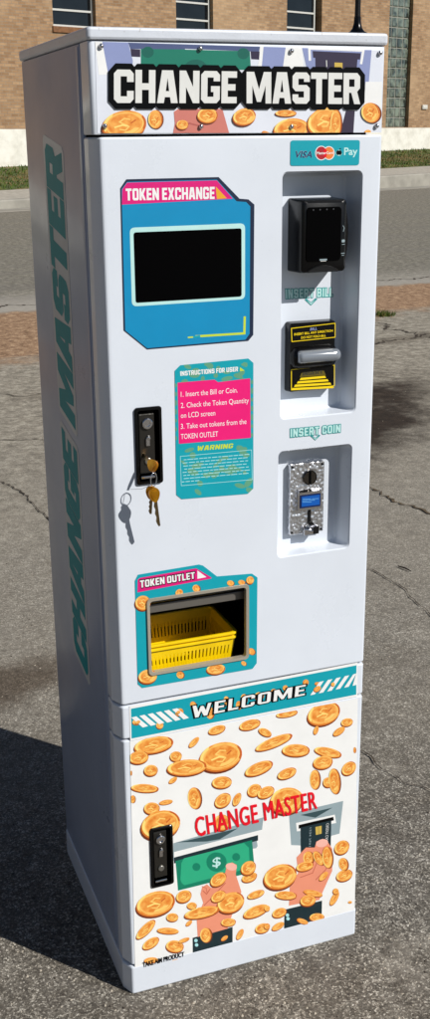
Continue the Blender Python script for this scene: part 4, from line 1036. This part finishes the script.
# twig and weeds
tw = bmesh.new(); p0, p1, p2 = G(398, 566, 0.004), G(405, 568, 0.007), G(411, 571, 0.004); tube(tw, [p0, p1, p2], [0.002, 0.003, 0.0015], 6)
o = mesh_obj('twig', tw, mat('twig_bark', (46, 36, 28), rough=0.9)); o['label'] = 'short dark twig lying on the asphalt right of the machine'; o['category'] = 'twig'
GRS = mat('grass_green', (66, 88, 34), rough=0.8, spec=0.1, c2=(92, 108, 46), vscale=3)
GRS2 = mat('dry_grass', (120, 104, 66), rough=0.9, spec=0.1, var=0.2)
bm = bmesh.new(); rnd = random.Random(5)
for i in range(300):
    g = G(rnd.gauss(384, 4.5), 0+rnd.gauss(315.5, 0.9)); g.z = 0
    an = rnd.uniform(0, 6.28); l = rnd.uniform(0.015, 0.05); w = 0.004; tx = Vector((math.cos(an), math.sin(an), 0))
    bm.faces.new([bm.verts.new(g-tx*w), bm.verts.new(g+tx*w), bm.verts.new(g+Vector((rnd.uniform(-.04, .04), rnd.uniform(-.04, .04), l)))]).material_index = rnd.random() < 0.25
o = mesh_obj('weed_tuft', bm, [GRS, GRS2], keep=True); o['label'] = 'low green weed tuft growing at the edge of the brown gravel strip'; o['category'] = 'weed'
# loose grit lying on the asphalt
bm = bmesh.new(); rnd = random.Random(21)
for i in range(1500):
    g = G(rnd.uniform(-30, 460), 330+690*rnd.random()**0.8); g.z = 0
    if -0.02 < g.x < W+0.02 and -0.02 < g.y < D+0.02: continue
    r = rnd.uniform(0.0012, 0.0032); mi_ = int(rnd.random() < 0.35)
    vv = [bm.verts.new(g+Vector((math.cos(t_)*r*rnd.uniform(0.7, 1.2), math.sin(t_)*r*rnd.uniform(0.7, 1.2), 0.0003))) for t_ in (0.2, 1.4, 2.7, 3.9, 5.2)]
    tp_ = bm.verts.new(g+Vector((rnd.uniform(-.3, .3)*r, rnd.uniform(-.3, .3)*r, r*rnd.uniform(0.6, 1.1))))
    for j_ in range(5): bm.faces.new((vv[j_], vv[(j_+1) % 5], tp_)).material_index = mi_
o = mesh_obj('loose_grit', bm, [mat('grit_pale', (176, 166, 150), rough=0.9), mat('grit_dark', (70, 62, 54), rough=0.9)], keep=True)
o['kind'] = 'stuff'; o['label'] = 'fine loose grit scattered over the asphalt around the machine'; o['category'] = 'grit'

# street frame: s along the kerb, w away from it
A0 = Vector((3.9217, 21.5898, 0)); Ld = Vector((0.931908, 0.362696, 0)); Nd = Vector((-Ld.y, Ld.x, 0))
def SW(s, w, z): return A0+Ld*s+Nd*w+Vector((0, 0, z))
SL = 0.0118
def strip(name, s0, s1, prof, m, smooth=False, nseg=1):
    bm = bmesh.new()
    rings(bm, [[SW(s, w, z+(SL*max(s, 0) if z > 0.02 else 0)) if z > -0.01 else SW(s, w, -0.1) for w, z in prof] for s in (s0, 0, 60, s1)])
    o = mesh_obj(name, bm, m); o['kind'] = 'structure'; return o
conc, nt, b = nodemat('pale_concrete'); n = NT(nt)
cc = n.ramp(n.noise(8, 6, 0.7), [(0.3, (150, 145, 134)), (0.6, (180, 175, 164)), (0.8, (200, 195, 184))]); nt.links.new(cc, b.inputs['Base Color']); b.inputs['Roughness'].default_value = 0.85
conc2 = mat('gutter_concrete', (150, 146, 136), rough=0.9, var=0.15, vscale=3)
strip('gutter', -70, 110, [(0.1, 0.0), (0.1, 0.006), (0.9, 0.010), (0.9, 0.0)], conc2)
strip('kerb', -70, 110, [(0.904, -0.02), (0.904, 0.15), (0.93, 0.18), (1.08, 0.19), (1.08, -0.02)], conc2)
strip('sidewalk', -70, 110, [(1.084, -0.02), (1.084, 0.192), (3.0, 0.262), (3.0, -0.02)], conc)
soil, nt, b = nodemat('verge_turf'); n = NT(nt)
cc = n.ramp(n.noise(2.2, 6, 0.7), [(0.3, (58, 74, 32)), (0.5, (78, 90, 44)), (0.62, (128, 106, 72))]); nt.links.new(cc, b.inputs['Base Color']); b.inputs['Roughness'].default_value = 0.95
strip('verge', -70, 110, [(3.004, -0.02), (3.004, 0.255), (4.0, 0.36), (6.97, 0.64), (6.97, -0.02)], soil)
bm = bmesh.new(); rnd = random.Random(11)
for i in range(26000):
    s = rnd.uniform(-8, 28); w = rnd.uniform(3.03, 6.9)
    z = (0.255+(w-3.004)*0.105 if w < 4 else 0.36+(w-4)*0.0943)+SL*max(s, 0)-0.005
    p = SW(s, w, z); an = rnd.uniform(0, 6.28); h = rnd.uniform(0.03, 0.09); wd = rnd.uniform(0.008, 0.02); tx = Vector((math.cos(an), math.sin(an), 0))*wd
    dry = math.sin(s*1.3+2*math.sin(w*2))*0.5+math.sin(w*3.1+s*0.4)*0.5
    bm.faces.new([bm.verts.new(p-tx), bm.verts.new(p+tx), bm.verts.new(p+Vector((rnd.uniform(-.05, .05), rnd.uniform(-.05, .05), h)))]).material_index = 1 if rnd.random() < (0.85 if 4.2+0.2*math.sin(s*0.9) < w < 5.4+0.2*math.sin(s*1.7) else 0.12+0.4*max(0, dry)) else 0
o = mesh_obj('grass', bm, [GRS, GRS2], keep=True); o['kind'] = 'stuff'; o['label'] = 'short patchy green and dry grass on the verge below the brick building'; o['category'] = 'grass'

# ------------------------------------------------------------ brick building
WB = 7.0
bld = empty('brick_building', 'long tan brick building with white painted base across the street', 'building', SW(0, WB, 0.5))
def on_wall(x, y, w=WB):
    p = on_plane(x, y, SW(0, w, 0), Nd); d = p-A0; return d.dot(Ld), p.z
brick, nt, b = nodemat('tan_brick'); n = NT(nt)
rot = nt.nodes.new('ShaderNodeMapping'); rot.inputs['Rotation'].default_value = (0, 0, -math.atan2(Ld.y, Ld.x)); nt.links.new(n.tc, rot.inputs[0])
sp = nt.nodes.new('ShaderNodeSeparateXYZ'); nt.links.new(rot.outputs[0], sp.inputs[0]); cb = nt.nodes.new('ShaderNodeCombineXYZ')
nt.links.new(sp.outputs[0], cb.inputs[0]); nt.links.new(sp.outputs[2], cb.inputs[1])
br = nt.nodes.new('ShaderNodeTexBrick'); nt.links.new(cb.outputs[0], br.inputs['Vector'])
br.inputs['Scale'].default_value = 1; br.inputs['Brick Width'].default_value = 0.21; br.inputs['Row Height'].default_value = 0.072; br.inputs['Mortar Size'].default_value = 0.008; br.inputs['Bias'].default_value = 0.0
br.inputs['Color1'].default_value = rgb((138, 106, 74)); br.inputs['Color2'].default_value = rgb((174, 140, 104)); br.inputs['Mortar'].default_value = rgb((140, 124, 104))
c1 = n.mix(n.rng(n.noise(6, 5, 0.7), 0.4, 0.7, 0, 0.4), br.outputs['Color'], (122, 90, 62)); c1 = n.mix(n.rng(n.noise(0.5, 4), 0.45, 0.7, 0, 0.3), c1, (200, 172, 136))
nt.links.new(c1, b.inputs['Base Color']); b.inputs['Roughness'].default_value = 0.9
n.bump(br.outputs['Fac'], -0.5, 0.01, b)
whiteb, nt, b = nodemat('whitewashed_base'); n = NT(nt)
c1 = n.ramp(n.noise(2.5, 6, 0.65), [(0.3, (200, 196, 184)), (0.55, (226, 223, 212)), (0.8, (236, 234, 226))]); nt.links.new(c1, b.inputs['Base Color']); b.inputs['Roughness'].default_value = 0.8
def wbox(bm, s0, s1, w0, w1, z0, z1, mi=0):
    vs = [bm.verts.new(SW(s, w, z)) for s, w, z in ((s0,w0,z0),(s1,w0,z0),(s1,w1,z0),(s0,w1,z0),(s0,w0,z1),(s1,w0,z1),(s1,w1,z1),(s0,w1,z1))]
    for f in [(0,3,2,1),(4,5,6,7),(0,1,5,4),(1,2,6,5),(2,3,7,6),(3,0,4,7)]: bm.faces.new([vs[i] for i in f]).material_index = mi
ZB = 1.63; ZT = 9.0; WD = 0.28; S0, S1 = -45, 90
sA = on_wall(53, 20)[0]; sA1 = on_wall(96, 20)[0]; sB = on_wall(176, 10)[0]; sB1 = on_wall(213, 10)[0]; sC = on_wall(287, 10)[0]; sC1 = on_wall(322, 10)[0]
zs = on_wall(70, 27)[1]
sG0 = on_wall(388, 60)[0]; sG1 = on_wall(411, 60)[0]
wins = [(sA, sA1), (sB, sB1), (sC, sC1)]
pit = sB-sA; wdt = sA1-sA
k = 1
for i in range(1, 9): wins.insert(0, (sA-i*pit, sA-i*pit+wdt))
s = sG1+2.6
while s < 60: wins.append((s, s+wdt)); s += pit
wh = 2.3
ops = [(s0, s1, zs, zs+wh) for s0, s1 in wins]+[(sG0, sG1, ZB+0.02, zs+wh)]
ops += [(s0, s1, zs+wh+1.6, zs+wh+3.7) for s0, s1 in wins]
ops.sort()
# build the wall as vertical strips around the openings so every opening is a real hole
bm = bmesh.new(); cuts = sorted({S0, S1} | {o_[0] for o_ in ops} | {o_[1] for o_ in ops})
for a_, b2 in zip(cuts[:-1], cuts[1:]):
    mid = (a_+b2)/2; hs = sorted([(o_[2], o_[3]) for o_ in ops if o_[0] <= mid <= o_[1]]); z = ZB
    for h0, h1 in hs:
        if h0-z > 0.001: wbox(bm, a_, b2, WB, WB+WD, z, h0)
        z = h1
    wbox(bm, a_, b2, WB, WB+WD, z, ZT)
bmesh.ops.remove_doubles(bm, verts=bm.verts, dist=1e-4)
# drop the internal faces shared by two strips
seen = {}
for f in list(bm.faces):
    kf = tuple(round(c, 3) for c in f.calc_center_median()); seen.setdefault(kf, []).append(f)
bmesh.ops.delete(bm, geom=[f for fs in seen.values() if len(fs) > 1 for f in fs], context='FACES_ONLY')
mesh_obj('brick_wall', bm, brick, bld)
bm = bmesh.new(); wbox(bm, S0, S1, WB-0.05, WB+WD, 0.1, ZB-0.003)
mesh_obj('white_base', bm, whiteb, bld, bevel=0.01)
bm = bmesh.new(); wbox(bm, S0, S1, WB+WD+1.5, WB+12, 0.1, ZT-0.1); wbox(bm, S0, S1, WB-0.08, WB+12, ZT+0.003, ZT+0.25); mesh_obj('roof_block', bm, mat('parapet_stone', (150, 140, 124), rough=0.9), bld)
FR = mat('window_frame_white', (196, 196, 190), rough=0.5, var=0.06); GLASS = mat('dark_window_glass', (16, 19, 22), rough=0.06, spec=0.8, var=0.3, vscale=2)
SILL = mat('brown_brick_sill', (122, 84, 54), rough=0.9, var=0.2, vscale=12); PAN = mat('painted_spandrel', (52, 50, 48), rough=0.6, var=0.15)
proto = None
def window(s0, s1, z0, z1):
    global proto
    if proto is None:
        bm = bmesh.new(); t = 0.05; y0, y1 = WB+0.13, WB+0.20
        for (a_, b2, c_2, d_) in ((0, t, 0, z1-z0), (wdt-t, wdt, 0, z1-z0), (t, wdt-t, 0, t*1.2), (t, wdt-t, z1-z0-t, z1-z0)):
            wbox(bm, s0+a_, s0+b2, y0, y1, z0+c_2, z0+d_)
        for zr in (0.40, 0.86, 1.30, 1.78): wbox(bm, s0+t, s0+wdt-t, y0+0.01, y1-0.01, z0+zr, z0+zr+0.05)
        f = mesh_obj('window', bm, FR, bld)
        bm = bmesh.new(); wbox(bm, s0+t, s0+wdt-t, y1-0.015, y1-0.005, z0+t*1.2, z1-t)
        g = mesh_obj('pane', bm, GLASS, f)
        bm = bmesh.new(); wbox(bm, s0-0.03, s0+wdt+0.03, WB-0.04, WB+0.14, z0-0.15, z0-0.002)
        sl = mesh_obj('sill', bm, SILL, f)
        proto = (f, [g, sl], s0, z0)
        return
    f, ch, ps, pz = proto
    c = f.copy(); COL.objects.link(c); c.location = f.location+Ld*(s0-ps)+Vector((0, 0, z0-pz))
    for x in ch:
        d = x.copy(); COL.objects.link(d); d.parent = c
for (s0, s1) in wins: window(s0, s1, zs, zs+wh)
for (s0, s1) in wins: window(s0, s1, zs+wh+1.6, zs+wh+3.7+0.2-0.2)
# glass block strip
GB = mat('glass_block', (120, 130, 116), rough=0.1, spec=0.9, coat=1.0, c2=(44, 52, 48), vscale=5, bump=0.6, bscale=14)
bm = bmesh.new(); nb = 4; bw = (sG1-sG0)/nb; hgt = zs+wh-ZB-0.02; nr = int(hgt/bw)
for i in range(nb):
    for j in range(nr):
        m_ = 0.014; s0 = sG0+i*bw+m_; z0 = ZB+0.02+j*hgt/nr+m_; s1 = s0+bw-2*m_; z1 = z0+hgt/nr-2*m_
        ww = WB+0.15; ins = 0.03; dd = random.uniform(-0.006, 0.006)
        rings(bm, [[SW(s0, ww+0.06, z0), SW(s1, ww+0.06, z0), SW(s1, ww+0.06, z1), SW(s0, ww+0.06, z1)], [SW(s0, ww, z0), SW(s1, ww, z0), SW(s1, ww, z1), SW(s0, ww, z1)],
                   [SW(s0+ins, ww-0.018+dd, z0+ins), SW(s1-ins, ww-0.018-dd, z0+ins), SW(s1-ins, ww-0.018, z1-ins), SW(s0+ins, ww-0.018, z1-ins)]])
gbo = mesh_obj('glass_block_window', bm, GB, bld)
bm = bmesh.new(); wbox(bm, sG0, sG1, WB+0.158, WB+0.205, ZB+0.02, zs+wh); mesh_obj('mortar', bm, mat('block_mortar', (150, 148, 138), rough=0.9), gbo)
# small fittings on the wall
s_, z_ = on_wall(424, 107); bm = bmesh.new(); wbox(bm, s_-0.14, s_+0.14, WB-0.05, WB-0.002, z_-0.07, z_+0.07); wbox(bm, s_-0.11, s_+0.11, WB-0.06, WB-0.052, z_-0.04, z_+0.04)
mesh_obj('wall_vent', bm, mat('vent_white', (206, 204, 196), rough=0.5), bld, bevel=0.008)
s_, z_ = on_wall(434, 82); bm = bmesh.new(); wbox(bm, s_-0.12, s_+0.16, WB-0.10, WB-0.002, z_-0.18, z_+0.22); wbox(bm, s_-0.06, s_+0.10, WB-0.16, WB-0.104, z_-0.10, z_+0.05)
mesh_obj('wall_lamp', bm, mat('wall_lamp_dark', (34, 32, 32), rough=0.4), bld, bevel=0.01)

# ------------------------------------------------------------ light
EL, AZV = 37.0, Vector((0.636, -0.772))
w = bpy.data.worlds.new('World'); scene.world = w; w.use_nodes = True
nt = w.node_tree; bg = nt.nodes['Background']; sky = nt.nodes.new('ShaderNodeTexSky'); sky.sky_type = 'NISHITA'; sky.sun_disc = False
sky.sun_elevation = R(EL); sky.sun_rotation = math.atan2(AZV.x, AZV.y); sky.air_density = 0.75; sky.dust_density = 0.1; sky.ozone_density = 1.2
nt.links.new(sky.outputs[0], bg.inputs[0]); bg.inputs[1].default_value = 0.05
sun = bpy.data.lights.new('sun', 'SUN'); sun.energy = 5.0; sun.angle = R(0.5); sun.color = (1.0, 0.97, 0.92)
so = bpy.data.objects.new('sun', sun); COL.objects.link(so)
dv = Vector((AZV.x*math.cos(R(EL)), AZV.y*math.cos(R(EL)), math.sin(R(EL))))
so.rotation_euler = dv.to_track_quat('Z', 'Y').to_euler(); so.location = dv*20
vs = scene.view_settings; vs.view_transform = 'Standard'; vs.look = 'None'; vs.exposure = -0.05; vs.gamma = 1; vs.use_curve_mapping = False
scene.cycles.max_bounces = 6; scene.cycles.diffuse_bounces = 2; scene.cycles.caustics_reflective = False; scene.cycles.caustics_refractive = False
